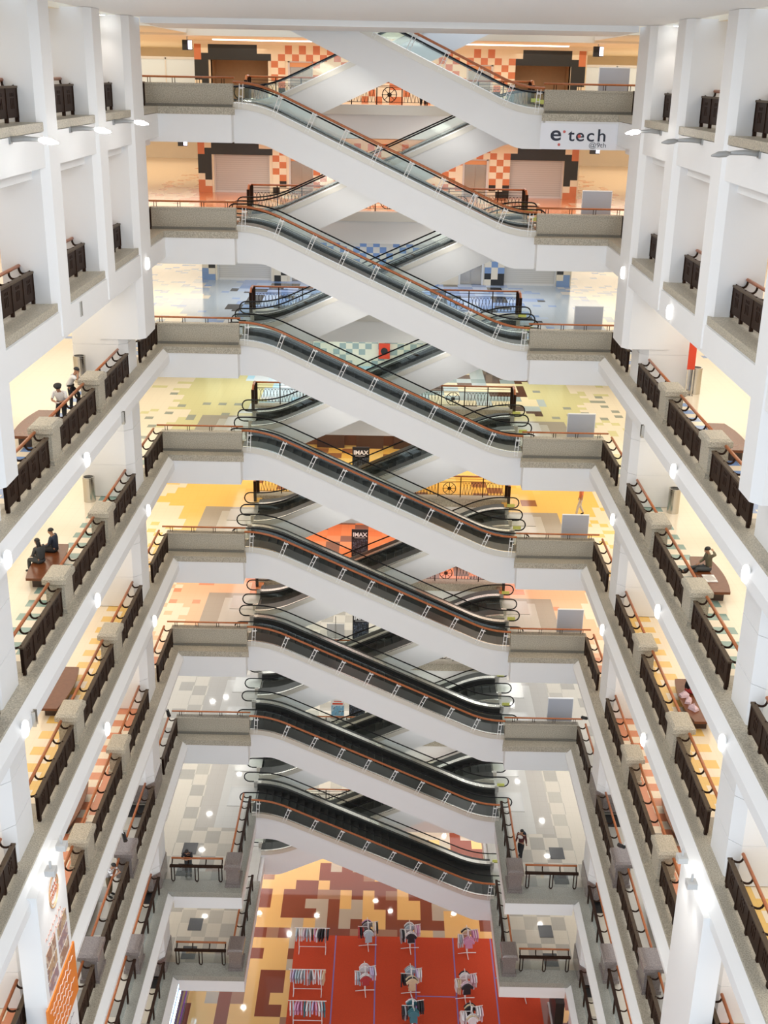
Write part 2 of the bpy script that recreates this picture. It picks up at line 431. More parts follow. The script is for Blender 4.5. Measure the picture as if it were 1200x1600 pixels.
# columns and pilasters
for s in (-1, 1):
    for (y0, y1) in ((26.3, 28.25), (43.25, 45.2)):
        def colbox(b, z0, z1, e=0.0):
            xi, xo, c = 9.72 - e, 11.75 + e, .30
            pts = [(s * xi, y0 - e + c), (s * (xi + c), y0 - e), (s * xo, y0 - e), (s * xo, y1 + e), (s * (xi + c), y1 + e), (s * xi, y1 + e - c)]
            b.prism(pts[::s], 2, z0, z1)
        for k in range(2, 10):
            z = -H * k; b = MB(); base = z + .02
            if k >= 6:
                g = MB(); colbox(g, z + (.131 if k < 9 else 0), z + 1.0, .05); struct(g.build('column_base_trim', GRANP)); base = z + 1.0
            zs = [base, z + 1.35, z + 2.75, z + 3.98]
            for a, c in zip(zs, zs[1:]): colbox(b, a, c - .025)
            colbox(b, base, zs[-1], -.02)
            struct(b.build('column', WHITE))
        # heavy pilaster above, ending in a pendant
        b = MB(); c = .22; xi = 9.0
        ye = y1 + .05 if y1 > 40 else 27.45
        pts = [(s * xi, y0 + c), (s * (xi + c), y0 - .05), (s * 10.7, y0 - .05), (s * 10.7, ye), (s * xi, ye)]
        b.prism(pts[::s], 2, -8.05, 3.21)
        struct(b.build('pilaster', WHITE))
    for (y0, y1) in ((20.6, 21.7), (32.25, 33.45), (37.95, 39.2)):
        b = MB(); c = .22
        pts = [(s * 9.0, y0 + c), (s * 9.22, y0), (s * 10.5, y0), (s * 10.5, y1), (s * 9.0, y1)]
        b.prism(pts[::s], 2, -5.62, 3.21)
        struct(b.build('pilaster', WHITE))
    # end pilaster where the gallery meets the bridge, top two levels' long fascia under them
    b = MB(); b.prism([(s * 9.04, -4.93), (s * 9.04, -5.72), (s * 9.6, -6.1), (s * 9.9, -6.1), (s * 9.9, -4.93)][::-s], 1, YN, 48.4)
    struct(b.build('fascia', WHITE))

# far walls with tile mosaic, shop openings and lifts
def far_wall(k, pal, shop):
    z = -H * k; top = 2.78 if k == 0 else 2.72
    rr = random.Random(40 + k); TW, TH = .37, .335
    b = MB()
    xs = [-10.4 + TW * i for i in range(57)]; zs = [i * TH for i in range(9)]
    def hole(x0, x1, z0, z1):
        a = abs((x0 + x1) / 2); m = (z0 + z1) / 2
        return (6.5 < a < 9.55 and m < 2.06) or (4.05 < a < 5.45 and m < 2.06)
    for i in range(56):
        for j in range(8):
            x0, x1, z0, z1 = xs[i], xs[i + 1], zs[j], min(zs[j + 1], top) if j < 7 else top
            if hole(x0, x1, z0, z1): continue
            a = abs((x0 + x1) / 2); ii = i if x0 < 0 else 55 - i
            if a > 9.9: c = 0 if (j in (0, 1, 6, 7)) else 2 if (j in (3, 4, 5) and a < 10.1) else (0 if j > 5 else 2 if 3 <= j <= 5 else 1)
            elif a > 9.5: c = 1 if j == 7 and a > 9.7 else 2 if j >= 2 and j < 7 else (1 if j == 1 else 0)
            elif a > 6.5: c = 2 if a > 6.9 or j < 7 else 1
            else:
                c = (ii + j) % 2
                if j < 2 and a > 5.4: c = 2 if (ii + j) % 3 else 1
                if j == 7 and a > 5.6: c = 1
                if a < 4 and rr.random() < .2: c = 1
            b.box(x0, x1, 66.0, 66.06, z + z0, z + z1, c)
    # upright filling behind, in pieces around the openings
    edges = [(-10.4, -9.55), (-6.5, -5.45), (-4.05, 4.05), (5.45, 6.5), (9.55, 10.4)]
    for x0, x1 in edges: b.box(x0, x1, 66.06, 66.6, z, z + top, 1)
    for x0, x1 in ((-9.55, -6.5), (-5.45, -4.05), (4.05, 5.45), (6.5, 9.55)): b.box(x0, x1, 66.06, 66.6, z + 2.08, z + top, 1)
    b.box(-10.6, 10.6, 65.9, 66.6, z + top, z + 2.95, 3)
    struct(b.build('wall_back', [mat('tile_a_%d' % k, pal[0], .3, var=.12, vscale=2), mat('tile_b_%d' % k, pal[1], .3, var=.06, vscale=2), mat('tile_c_%d' % k, pal[2], .3), CREAMW]))
    for s in (-1, 1):
        x0, x1 = sorted((s * 6.5, s * 9.55))
        if shop == 'shutter':
            t = thing('roller_shutter', 'lowered grey roller shutter of the far shop on the %s side, %s' % (SIDE[s], LV[k]), 'shutter', ((x0 + x1) / 2, 66.3, z))
            h = (x1 - x0) / 2
            MB().box(-h, h, -.04, .04, .05, 2.06).build('slats', SHUT, t)
            MB().box(-h, h, -.07, .05, 0, .1).build('bottom_bar', GREYL, t)
            MB().box(-h, -h + .07, -.12, .06, 0, 2.07).build('guide_rail', GREYL, t); MB().box(h - .07, h, -.12, .06, 0, 2.07).build('guide_rail', GREYL, t)
        else:
            b = MB(); b.box(x0, x1, 68.0, 68.1, z, z + 2.08); b.box(x0 - .05, x0, 66.1, 68, z, z + 2.08); b.box(x1, x1 + .05, 66.1, 68, z, z + 2.08); b.box(x0, x1, 66.1, 68, z + 2.05, z + 2.12)
            struct(b.build('wall_back', TAN))
        x0, x1 = sorted((s * 4.05, s * 5.45))
        t = thing('lift_doors', 'closed steel lift doors in the tiled far wall, %s side of the %s' % (SIDE[s], LV[k]), 'elevator door', ((x0 + x1) / 2, 66.25, z))
        for q in (-1, 1): MB().box(min(0, q * .60) + q * .006, max(0, q * .60) + q * .006, -.03, .03, .02, 1.72).build('door_panel', DOORM, t)
        f = MB(); f.box(-.7, -.6, -.2, .1, 0, 2.05); f.box(.6, .7, -.2, .1, 0, 2.05); f.box(-.7, .7, -.2, .1, 1.95, 2.07); f.build('frame', GREYL, t)
        MB().box(-.6, .6, -.1, .02, 1.72, 1.95).build('display_panel', mat('lift_transom', (.72, .34, .14), .3) if 'lift_transom' not in bpy.data.materials else bpy.data.materials['lift_transom'], t)
far_wall(0, ((.60, .20, .08), (.80, .73, .55), (.018, .018, .014)), 'open')
far_wall(1, ((.60, .20, .08), (.80, .73, .55), (.018, .018, .014)), 'shutter')
far_wall(2, ((.17, .27, .46), (.68, .62, .50), (.02, .02, .02)), 'shutter')
far_wall(3, ((.30, .38, .36), (.70, .68, .54), (.20, .27, .26)), 'open')
for k, c in ((4, (.16, .065, .035)), (5, (.55, .20, .08)), (6, (.75, .62, .46)), (7, (.78, .64, .46)), (8, (.60, .42, .30))):
    z = -H * k; b = MB(); b.box(-10.4, 10.4, 66, 66.4, z, z + 2.95); struct(b.build('wall_back', mat('far_wall_%d' % k, c, .5, var=.15, vscale=.9)))
z = -H * 4
for i, x in enumerate((-3.9, -1.6, .6, 3.2)):
    b = MB(); b.box(x, x + 1.6, 65.4, 65.98, z, z + 1.3)
    tag(b.build('shop_counter', mat('counter_%d' % i, (.05, .025, .02), .3)), 'dark counter unit %s against the brown far shop wall, yellow-tiled level' % ('first from left', 'second from left', 'third from left', 'fourth from left')[i], 'counter')

# downlights in the ceilings over the landings (their mirror images show in the polished floors)
DL = [(6, -8.76, 58.73), (6, -9.45, 58.2), (6, 7.66, 58.5), (6, 8.27, 60.1), (7, -8.05, 58.2), (7, 8.2, 58.0), (7, -9.25, 54.45), (7, -9.19, 51.26),
      (7, 9.23, 54.42), (7, 9.13, 51.31), (8, -9.28, 51.81), (8, 9.11, 51.69), (9, .07, 59.08), (9, -3.5, 57.62), (9, -5.09, 56.6), (9, -7.02, 57.75),
      (9, .99, 58.16), (9, 4.87, 58.04), (9, -7.14, 50.65), (9, 4.59, 65.8)]
def mk_down():
    t = thing('downlight', 'x', 'downlight', group='recessed ceiling downlights')
    MB().lathe([(.0, .0), (.13, .0), (.13, .03), (.0, .03)], n=14).build('lens', DOWNL, t); MB().lathe([(.14, -.005), (.18, -.005), (.18, .03), (.14, .03)], n=14, caps=False).build('ring', WHT, t)
    return t
for k, x, y in DL:
    zc = -H * (k - 1) - (1.2 if abs(x) > 6.2 and y < 56.7 else 1.35)
    if k - 1 >= 7 and abs(x) < 9.1 and y < 56.7: zc = -H * (k - 1) - .78
    place('down', mk_down, (x, y, zc - .035), 0, 'small round ceiling downlight mirrored in the polished floor below it')

# ---------------------------------------------------------------- balustrades
def make_rail(L, n):
    def mk():
        t = thing('balustrade', 'x', 'railing', group='dark wooden balustrades with orange handrails')
        w = L / n; m = MB()
        rows = [(.12, .34, 0), (.34, .60, 1), (.60, .64, 0), (.64, .73, 1), (.73, .85, 0)]
        for z0, z1, slit in rows:
            if not slit: m.box(-.03, .03, 0, L, z0, z1); continue
            y = 0.0
            for i in range(n):
                c = (i + .5) * w
                for dy in (-.12, 0, .12):
                    m.box(-.03, .03, y, c + dy - .028, z0, z1); y = c + dy + .028
            m.box(-.03, .03, y, L, z0, z1)
        for i in range(n + 1):
            y = min(max(i * w, .035), L - .035); m.box(-.05, .05, y - .035, y + .035, .1, .86)
        m.build('panel', WOODD, t)
        MB().box(-.065, .065, -.01, L + .01, .845, .90).build('top_rail', WOODT, t)
        MB().tube([(-.33, .02, 1.04), (-.33, L - .02, 1.04)], .05, 8).build('handrail', WOODO, t, True)
        for i in range(n + 1):
            y = min(max(i * w, .09), L - .09)
            MB().box(-.045, .045, y - .05, y + .05, 0, .13).build('foot', WOODD, t)
            pts = []
            for q in range(7):
                a = PI / 2 * q / 6; pts.append((-.01 - .32 * math.sin(a), y, .90 + .10 * (1 - math.cos(a)) - .10 * math.sin(2 * a)))
            MB().tube(pts, .033, 5).build('bracket', WOODD, t, True)
        return t
    return mk
def make_glass_rail(L, n):
    def mk():
        t = thing('balustrade', 'x', 'railing', group='glass balustrades with dark wooden rails')
        MB().box(-.008, .008, .03, L - .03, .10, .84).build('glass_panel', GLASSC, t)
        MB().box(-.06, .06, -.01, L + .01, .80, .90).build('top_rail', WOODD, t)
        MB().tube([(-.33, .02, 1.04), (-.33, L - .02, 1.04)], .05, 8).build('handrail', WOODO, t, True)
        w = L / n
        for i in range(n + 1):
            y = min(max(i * w, .12), L - .12)
            MB().tube([(0, y - .07, .84), (0, y - .07, .10), (0, y - .04, .03), (0, y, .015), (0, y + .04, .03), (0, y + .07, .10), (0, y + .07, .84)], .028, 5).build('leg', WOODD, t, True)
        m = max(3, round(L / 1.0))
        for i in range(m + 1):
            y = min(max(i * L / m, .06), L - .06); pts = []
            for q in range(7):
                a = PI / 2 * q / 6; pts.append((-.01 - .32 * math.sin(a), y, .90 + .10 * (1 - math.cos(a)) - .10 * math.sin(2 * a)))
            MB().tube(pts, .030, 5).build('bracket', WOODD, t, True)
        return t
    return mk
def rail(s, k, L, n, y0, where, x=9.70):
    z = -H * k + .13
    lab = 'dark balustrade, %s gallery, %s, %s' % (SIDE[s], LV[k], where)
    mk = make_glass_rail(L, 3) if k >= 7 else make_rail(L, n)
    if k >= 7: lab = lab.replace('dark balustrade', 'glass balustrade')
    place(('rail', L, k >= 7), mk, (-x, y0, z) if s < 0 else (x, y0 + L, z), 0 if s < 0 else PI, lab)
def make_pier(polished):
    def mk():
        t = thing('stone_pier', 'x', 'pier', group='stone piers between the balustrades')
        M_ = GRANP if polished else GRAN
        b = MB(); b.tbox(0, 0, 0, .16, .34, .52, .34, .52); b.tbox(0, 0, .16, .92, .29, .46, .29, .46); b.build('shaft', M_, t)
        b = MB(); b.tbox(0, 0, .92, .98, .29, .46, .37, .54); b.tbox(0, 0, .98, 1.14, .37, .54, .37, .54); b.tbox(0, 0, 1.14, 1.22, .37, .54, .29, .46); b.build('cap', M_, t)
        return t
    return mk
for s in (-1, 1):
    for k in range(9):
        up = k < 2
        g1, g2 = ('two white pilasters', 'two white pilasters') if up else ('stone piers', 'stone piers')
        rail(s, k, 3.92, 4, 28.38, 'just behind the near column' if not up else 'before the nearer slim pilaster')
        rail(s, k, 4.48, 4, 33.48, 'between the two stone piers' if not up else 'between the two slim pilasters')
        rail(s, k, 3.92, 4, 39.24, 'between second pier and far column' if not up else 'between farther slim pilaster and wide pilaster')
        if k < 7: rail(s, k, 3.5, 3, 45.35, 'short piece beside the stone parapet')
        rail(s, k, 3.90, 4, 22.3, 'before the near column at the edge')
        if not up:
            for y, wh in ((32.88, 'nearer of two'), (38.6, 'farther of two')):
                place(('pier', k >= 6), make_pier(k >= 6), (s * 9.88, y, -H * k + .13), 0, '%s pier, %s gallery, %s, %s' % ('polished brown' if k >= 6 else 'rough grey', SIDE[s], LV[k], wh))
# platforms of the two lowest levels
for k in (7, 8):
    z = -H * k + .13
    for s in (-1, 1):
        lab = 'glass balustrade on the front edge of the %s platform, %s' % (SIDE[s], LV[k])
        place(('rail', 2.42), make_glass_rail(2.42, 2), (-6.93, 44.02, z) if s < 0 else (9.35, 44.02, z), PI / 2, lab)
        lab = 'glass balustrade on the inner side of the %s platform, %s' % (SIDE[s], LV[k])
        L = 4.8
        if s < 0: place(('rail', L, 'm'), make_glass_rail(L, 4), (-6.3, 44.75 + L, z), PI, lab)
        else: place(('rail', L, 'm'), make_glass_rail(L, 4), (6.3, 44.75, z), 0, lab)
        if False: pass
        place(('pier', True), make_pier(True), (s * 6.45, 44.15, z), 0, 'polished brown corner pier of the %s platform, %s' % (SIDE[s], LV[k]))
# the inner platform handrails sit on the platform side
for o in list(COL.objects):
    if o.get('label', '').startswith('glass balustrade on the inner side'):
        left = 'left platform' in o['label']
        o.rotation_euler = (0, 0, 0 if left else PI)
        o.location.y = 44.75 if left else 49.55
for o in list(COL.objects):
    if o.get('label', '').startswith('glass balustrade on the front edge'):
        o.rotation_euler = (0, 0, -PI / 2)
        o.location.x = -9.35 if 'left platform' in o['label'] else 6.93
# stone parapets of the bridges, with handrails behind
def mk_parapet():
    t = thing('stone_parapet', 'x', 'parapet', group='granite parapets of the escalator bridges')
    b = MB(); b.box(-1.76, 1.76, 0, .3, 0, .88); b.build('wall', GRAN, t)
    MB().box(-1.78, 1.78, -.03, .33, .80, .88).build('coping', GRAN, t)
    MB().box(-1.74, 1.74, -.07, 0, 0, .1).build('plinth', granite_mat('dark_granite', (.20, .19, .16), .5, .3), t)
    return t
def mk_bridge_rail():
    t = thing('bridge_handrail', 'x', 'handrail', group='handrails behind the bridge parapets')
    MB().tube([(-1.85, 0, .22), (1.95, 0, .22)], .04, 8).build('rail', WOODO, t, True)
    for i in range(4):
        x = -1.4 + i * .98
        b = MB()
        for d in (-.05, .05): b.box(x + d - .012, x + d + .012, -.012, .012, 0, .21)
        b.build('post', WOODD, t)
    return t
for k in range(7):
    for s in (-1, 1):
        place('parapet', mk_parapet, (s * 7.96, 49.0, -H * k + .13), 0, 'grey granite parapet on the %s bridge landing, %s' % (SIDE[s], LV[k]))
        place('bridge_rail', mk_bridge_rail, (s * 8.0, 49.2, -H * k + 1.01), 0 if s > 0 else PI, 'slim orange handrail above the %s bridge parapet, %s' % (SIDE[s], LV[k]))

# far railing with wheel ornaments across the escalator well
def mk_far():
    t = thing('ornamental_railing', 'x', 'railing', group='ironwork railings across the far side of the escalator well')
    MB().tube([(-6.45, 0, 1.12), (6.45, 0, 1.12)], .045, 6).build('handrail', WOODO, t, True)
    b = MB()
    for z in (.98, .84, .78, .12): b.tube([(-6.4, 0, z), (6.4, 0, z)], .014, 4)
    b.build('bars', WOODD, t)
    xs = [-6.4 + i * 1.164 for i in range(12)]
    for i, x in enumerate(xs):
        MB().box(x - .025, x + .025, -.025, .025, 0, 1.1).build('post', WOODD, t)
    for i in range(11):
        b = MB(); c = (xs[i] + xs[i + 1]) / 2
        if i in (2, 5, 8):
            ring = [(c + .33 * math.cos(a * PI / 8), 0, .45 + .33 * math.sin(a * PI / 8)) for a in range(17)]
            b.tube(ring, .022, 4); b.tube([(c + .08 * math.cos(a * PI / 4), 0, .45 + .08 * math.sin(a * PI / 4)) for a in range(9)], .03, 4)
            for a in range(8): b.tube([(c, 0, .45), (c + .33 * math.cos(a * PI / 4), 0, .45 + .33 * math.sin(a * PI / 4))], .016, 4)
            b.build('wheel', WOODD, t)
        else:
            for q in range(6):
                x = xs[i] + .1 + q * .165
                b.tube([(x + .165 * u, 0, .12 + .66 * math.sin(PI / 2 * u)) for u in (0, .35, .7, 1)], .012, 3)
                b.tube([(x + .165 - .165 * u, 0, .12 + .66 * math.sin(PI / 2 * u)) for u in (0, .35, .7, 1)], .012, 3)
            b.build('arches', WOODD, t)
    for s in (-1, 1):
        MB().box(s * 6.5 - .09, s * 6.5 + .09, -.1, .1, -.1, 1.12).build('newel_post', WOODD, t)
        MB().tube([(s * 6.5, 0, 1.14), (s * 6.5, -.7, 1.14), (s * 6.5, -1.0, .95)], .06, 6).build('return_rail', WOODO, t)
        MB().box(s * 6.5 - .07, s * 6.5 + .07, -1.05, -.88, -.1, .98).build('end_post', WOODD, t)
    return t
for k in range(9):
    place('far_rail', mk_far, (0, 57.0, -H * k + .13), 0, 'ornamental iron railing with wheel motifs behind the escalators, %s' % LV[k])

# ---------------------------------------------------------------- escalators
def fprof(x, e=0.0, lo=-4.8, mid=-2.4, sl=-.457):
    q = .35
    def f(x): return min(0.0 + e, max(lo + e, mid + e + sl * x))
    return sum(f(x + d) for d in (-2 * q, -q, 0, q, 2 * q)) / 5
XS = [-6.2 + 12.4 * i / 62 for i in range(63)]
def make_escalator(m, guard):
    def mk():
        P = lambda x, e=0.0: fprof(m * x, e)
        B = lambda x: sum(min(-1.25, max(-6.05, -3.62 - .466 * (m * x + d))) for d in (-.2, 0, .2)) / 3
        t = thing('escalator', 'x', 'escalator', group='white escalators criss-crossing the well')
        b = MB()
        b.strip([(x, P(x, -.12)) for x in XS], [(x, B(x)) for x in XS], -1.40, 1.55)
        for y0, y1 in ((-1.44, -.62 if guard else -.82), (1.2 if guard else .9, 1.57)): b.strip([(x, P(x, .26)) for x in XS], [(x, B(x) if y0 < 0 else P(x, -.2)) for x in XS], y0, y1)
        b.build('cladding', WHITE, t)
        b = MB(); b.strip([(x, P(x, .285)) for x in XS], [(x, P(x, .05)) for x in XS], -1.48, -1.43); b.build('outer_deck_edge', DECK, t)
        gy = (-.55, 1.28) if guard else (-.75, .98)
        for y0, y1, dm, dn in ((-1.47, -1.36, STEEL, 'trim_strip'), (-1.36, gy[0] + .03, DARKD, 'outer_deck'), (gy[1] - .14, gy[1] + .12, STEEL, 'inner_deck'), (gy[1] + .12, 1.57, DARKD, 'outer_deck')):
            b = MB(); b.strip([(x, P(x, .32)) for x in XS], [(x, P(x, .255)) for x in XS], y0, y1); b.build(dn, dm, t)
        for y0, y1 in ((gy[0] + .03, gy[0] + .09), (gy[1] - .20, gy[1] - .14)):
            b = MB(); b.strip([(x, P(x, .26)) for x in XS], [(x, P(x, -.1)) for x in XS], y0, y1); b.build('skirt', SKIRT, t)
        # steps
        b = MB(); x = -6.1
        while x < 6.0:
            zt = P(x + .2, .02); b.box(x, x + .395, gy[0] + .1, gy[1] - .21, zt - .25, zt); x += .40
        b.build('steps', STEPM, t)
        hx = 6.62
        for y in gy:
            top = [(x, P(x, .88)) for x in XS]; bot = [(x, P(x, .31)) for x in XS]
            le = []; re = []
            zl = P(-6.2); zr = P(6.2)
            for q in range(9):
                a = PI * q / 8
                le.append((-hx - .28 * math.sin(a), zl + .60 - .28 * math.cos(a)))
                re.append((hx + .28 * math.sin(a), zr + .60 + .28 * math.cos(a)))
            b = MB(); b.strip(top, bot, y - .008, y + .008)
            b.prism([(-6.2, zl + .31)] + [(p[0], p[1]) for p in le] + [(-6.2, zl + .88)], 1, y - .008, y + .008)
            b.prism([(6.2, zr + .88)] + [(p[0], p[1]) for p in re] + [(6.2, zr + .31)], 1, y - .008, y + .008)
            b.build('glass_balustrade', GLASS, t)
            path = [(-6.2, y, zl + .32)] + [(p[0] , y, p[1]) for p in le] + [(x, y, P(x, .885)) for x in XS] + [(p[0], y, p[1]) for p in re] + [(6.2, y, zr + .32)]
            MB().tube(path, .032, 6).build('moving_handrail', RUBBER, t, True)
        for s in (-1, 1):
            zz = P(s * 6.2)
            for y in gy:
                MB().box(min(s * 6.15, s * 6.4), max(s * 6.15, s * 6.4), y - .07, y + .07, zz, zz + .86 if False else zz + .34).build('newel', STEEL, t)
            MB().box(min(s * 6.2, s * 7.6), max(s * 6.2, s * 7.6), gy[0] + .08, gy[1] - .08, zz, zz + .02).build('landing_plate', STEELD, t)
            if s > 0:
                MB().box(6.3, 6.68, gy[1] - .13, gy[1] - .11, zz + .42, zz + .58).build('safety_sign', YEL, t)
        if guard:
            GX = [x for x in XS if abs(x) <= 6.2]
            g = MB().tube([(x, -1.44, P(x, 1.06)) for x in GX], .052, 7).build('guard_rail', WOODO, t, True)
            for i in range(10):
                x = -5.92 + 1.315 * i
                sl = (P(x + .1) - P(x - .1)) / .2; n = Vector((-sl, 0, 1)).normalized(); tt = Vector((1, 0, sl)).normalized()
                base = Vector((x, -1.47, P(x, .10))); hgt = .86 if abs(sl) > .2 else .92
                b = MB()
                for d in (-.07, .07): b.tube([base + tt * d, base + tt * d + n * hgt], .016, 4)
                for h in (.08, .45, .74): b.tube([base - tt * .07 + n * h, base + tt * .07 + n * h], .014, 4)
                b.tube([base + n * .78 - tt * .09, base + n * .78 + tt * .14], .02, 4)
                b.build('bracket', WHT, g)
        return t
    return mk
def lvname(k): return 'upper storey' if k < 0 else LV[k] if k < 9 else 'ground floor'
for k in range(-1, 8):
    place('front_esc', make_escalator(1, True), (0, 50.6, -H * k), 0, 'front escalator descending rightwards from %s to %s' % (lvname(k), lvname(k + 1)))
for k in range(-1, 8):
    place('back_esc', make_escalator(-1, False), (0, 53.95, -H * k), 0, 'rear escalator rising rightwards from %s to %s' % (lvname(k + 1), lvname(k)))

# ---------------------------------------------------------------- benches, bins, boards
def mk_bench():
    t = thing('bench', 'x', 'bench', group='boat-shaped wooden benches along the galleries')
    n = 12; pts = []
    for i in range(n + 1):
        y = -1.48 + 2.96 * i / n; pts.append((.47 - .16 * (y / 1.48) ** 2, y))
    pts = pts + [(-x, y) for x, y in reversed(pts)]
    b = MB(); b.prism(pts, 2, .34, .43); b.build('seat', BENCHW, t)
    b = MB(); b.prism([(x * .62, y * .82) for x, y in pts], 2, .0, .34); b.build('plinth', BENCHD, t)
    return t
for k in (2, 3, 4, 5, 6):
    for s in (-1, 1):
        place('bench', mk_bench, (s * 11.08, 35.78, -H * k), 0, 'boat-shaped brown wooden bench on the %s gallery of the %s' % (SIDE[s], LV[k]))
def mk_bin():
    t = thing('litter_bin', 'x', 'litter bin', group='cylindrical steel litter bins')
    MB().lathe([(.23, 0), (.23, .93), (.235, .94), (.235, 1.0), (.19, 1.0), (.19, .95)], n=20).build('body', STEEL, t, False)
    b = MB(); b.box(-.15, .15, -.05, .05, .951, .985); b.box(-.05, .05, -.15, .15, .951, .975); b.build('ash_tray', BLACK, t)
    return t
place('bin', mk_bin, (-11.4, 42.75, -9.6), 0, 'tall cylindrical steel bin beside the guards, left gallery, blue-tiled level')
place('bin', mk_bin, (-11.4, 42.75, -14.4), 0, 'tall cylindrical steel bin against the left column, green-tiled level')
place('bin', mk_bin, (11.45, 42.75, -14.4), 0, 'tall cylindrical steel bin against the right column, green-tiled level')
place('bin', mk_bin, (11.75, 42.8, -9.6), 0, 'tall steel bin behind the red stand, right gallery, blue-tiled level')
t = thing('sign_stand', 'narrow red sign standing beside a steel bin, right gallery, blue-tiled level', 'sign', (11.45, 42.45, -9.6))
MB().box(-.14, .14, -.02, .02, 1.0, 2.1).build('red_panel', RED, t); MB().box(-.13, -.09, -.02, .02, 0, 1.0).build('leg', STEEL, t); MB().box(.09, .13, -.02, .02, 0, 1.0).build('leg', STEEL, t); MB().box(-.16, .16, -.12, .12, 0, .03).build('foot', STEEL, t)
def mk_board():
    t = thing('display_board', 'x', 'display board', group='grey display boards behind the right parapets')
    MB().box(-.6, .6, 0, .05, .12, 1.86).build('panel', PANELG, t)
    b = MB(); b.box(-.62, .62, -.01, .06, 1.86, 1.9); b.box(-.62, -.6, -.01, .06, .1, 1.86); b.box(.6, .62, -.01, .06, .1, 1.86); b.build('frame', PANELW, t)
    for x in (-.5, .5): MB().box(x - .04, x + .04, -.25, .3, 0, .1).build('foot', GREYL, t)
    return t
BX = [8.55, 8.2, 8.2, 8.83, 8.9, 9.05, 8.95]
for k, x in enumerate((9.05, 8.75, 8.8, 8.85, 8.95, 9.08, 8.95)):
    place('board', mk_board, (x, 50.0, -H * k), 0, 'grey freestanding display board behind the right bridge parapet, %s' % LV[k])
# black floor mats
def mk_mat():
    o = MB().box(-.34, .34, -.44, .44, 0, .015).build('floor_mat', MATB); return tag(o, 'x', 'floor mat', 'black floor mats')
for k, s, x, y, w in ((6, -1, 10.38, 42.75, 'gallery'), (7, -1, 10.27, 43.0, 'gallery'), (8, -1, 10.25, 43.0, 'gallery'), (7, -1, 8.9, 46.6, 'platform'), (8, -1, 8.87, 46.95, 'platform'),
                      (6, 1, 10.38, 42.75, 'gallery'), (7, 1, 10.27, 43.0, 'gallery'), (8, 1, 10.25, 43.0, 'gallery'), (7, 1, 8.8, 46.8, 'platform'), (8, 1, 8.6, 46.95, 'platform'),
                      (7, -1, 8.9, 45.0, 'platform edge'), (8, -1, 8.87, 44.95, 'platform edge'), (7, 1, 8.75, 44.95, 'platform edge'), (8, 1, 8.6, 44.95, 'platform edge')):
    place('mat', mk_mat, (s * x, y, -H * k + .001), 0, 'square black floor mat on the %s %s of the %s' % (SIDE[s], w, LV[k]))

# ---------------------------------------------------------------- lamps on the fascias
def mk_sconce():
    t = thing('wall_lamp', 'x', 'wall lamp', group='white capsule lamps on the gallery fascias')
    pts = []
    for i in range(16):
        a = 2 * PI * i / 16; pts.append((.15 * math.copysign(abs(math.cos(a)) ** .6, math.cos(a)), .23 * math.copysign(abs(math.sin(a)) ** .75, math.sin(a))))
    b = MB()
    for x0, x1, f0, f1 in ((0, .06, 1, 1), (.06, .10, 1, .84), (.10, .12, .84, .5)):
        n = len(pts); b.add([(x0, p[0] * f0, p[1] * f0) for p in pts] + [(x1, p[0] * f1, p[1] * f1) for p in pts], [(i, (i + 1) % n, n + (i + 1) % n, n + i) for i in range(n)] + [tuple(range(n, 2 * n))])
    b.build('glowing_shade', LAMPW, t)
    MB().prism([(p[0] * 1.08, p[1] * 1.06) for p in pts], 0, -.03, .0).build('back_plate', WHT, t)
    return t
for k in range(1, 5):
    for s in (-1, 1):
        for y, w in ((26.3, 'nearest'), (34.2, 'middle'), (42.5, 'farthest')):
            if (k == 1 and y < 42 and not (s > 0)) or (k == 2 and y > 42) or (k == 4 and y < 30) or (k == 1 and y < 30): continue
            yy = y if k > 1 else (44.2 if y > 42 else 36.5 if y > 30 else 27.5)
            zz = -H * k - .26 if k > 1 else -5.36
            xx = 9.12 if k > 1 else (8.99 if y > 42 else 9.03)
            place('sconce', mk_sconce, (s * xx, yy, zz), 0 if s < 0 else PI, 'glowing capsule lamp on the %s fascia, %s, %s of its row' % (SIDE[s], LV[k], w))
def mk_arm(lit):
    def mk():
        t = thing('arm_floodlight', 'x', 'floodlight', group='grey arm floodlights below the top level')
        MB().box(-.02, .05, -.08, .08, -.16, .0).build('wall_plate', GREYM, t)
        MB().tube([(0, 0, -.06), (.35, 0, -.03), (.72, 0, -.05)], [.075, .07, .05], 6).build('arm', GREYM, t, True)
        b = MB(); b.tube([(.70, 0, -.05), (.82, 0, -.07), (1.0, 0, -.09), (1.18, 0, -.12)], [.03, .075, .075, .02], 8)
        b.build('lamp_head', LAMPB if lit else GREYM, t, True)
        return t
    return mk
for s in (-1, 1):
    for y, w in ((29.5, 'nearest'), (35.1, 'middle'), (40.6, 'farthest')):
        lit = s < 0 or y > 40
        place(('arm', lit), mk_arm(lit), (s * 9.1, y, -.1), 0 if s < 0 else PI, '%s arm floodlight under the %s top-level ledge, %s of three' % ('lit' if lit else 'unlit', SIDE[s], w))
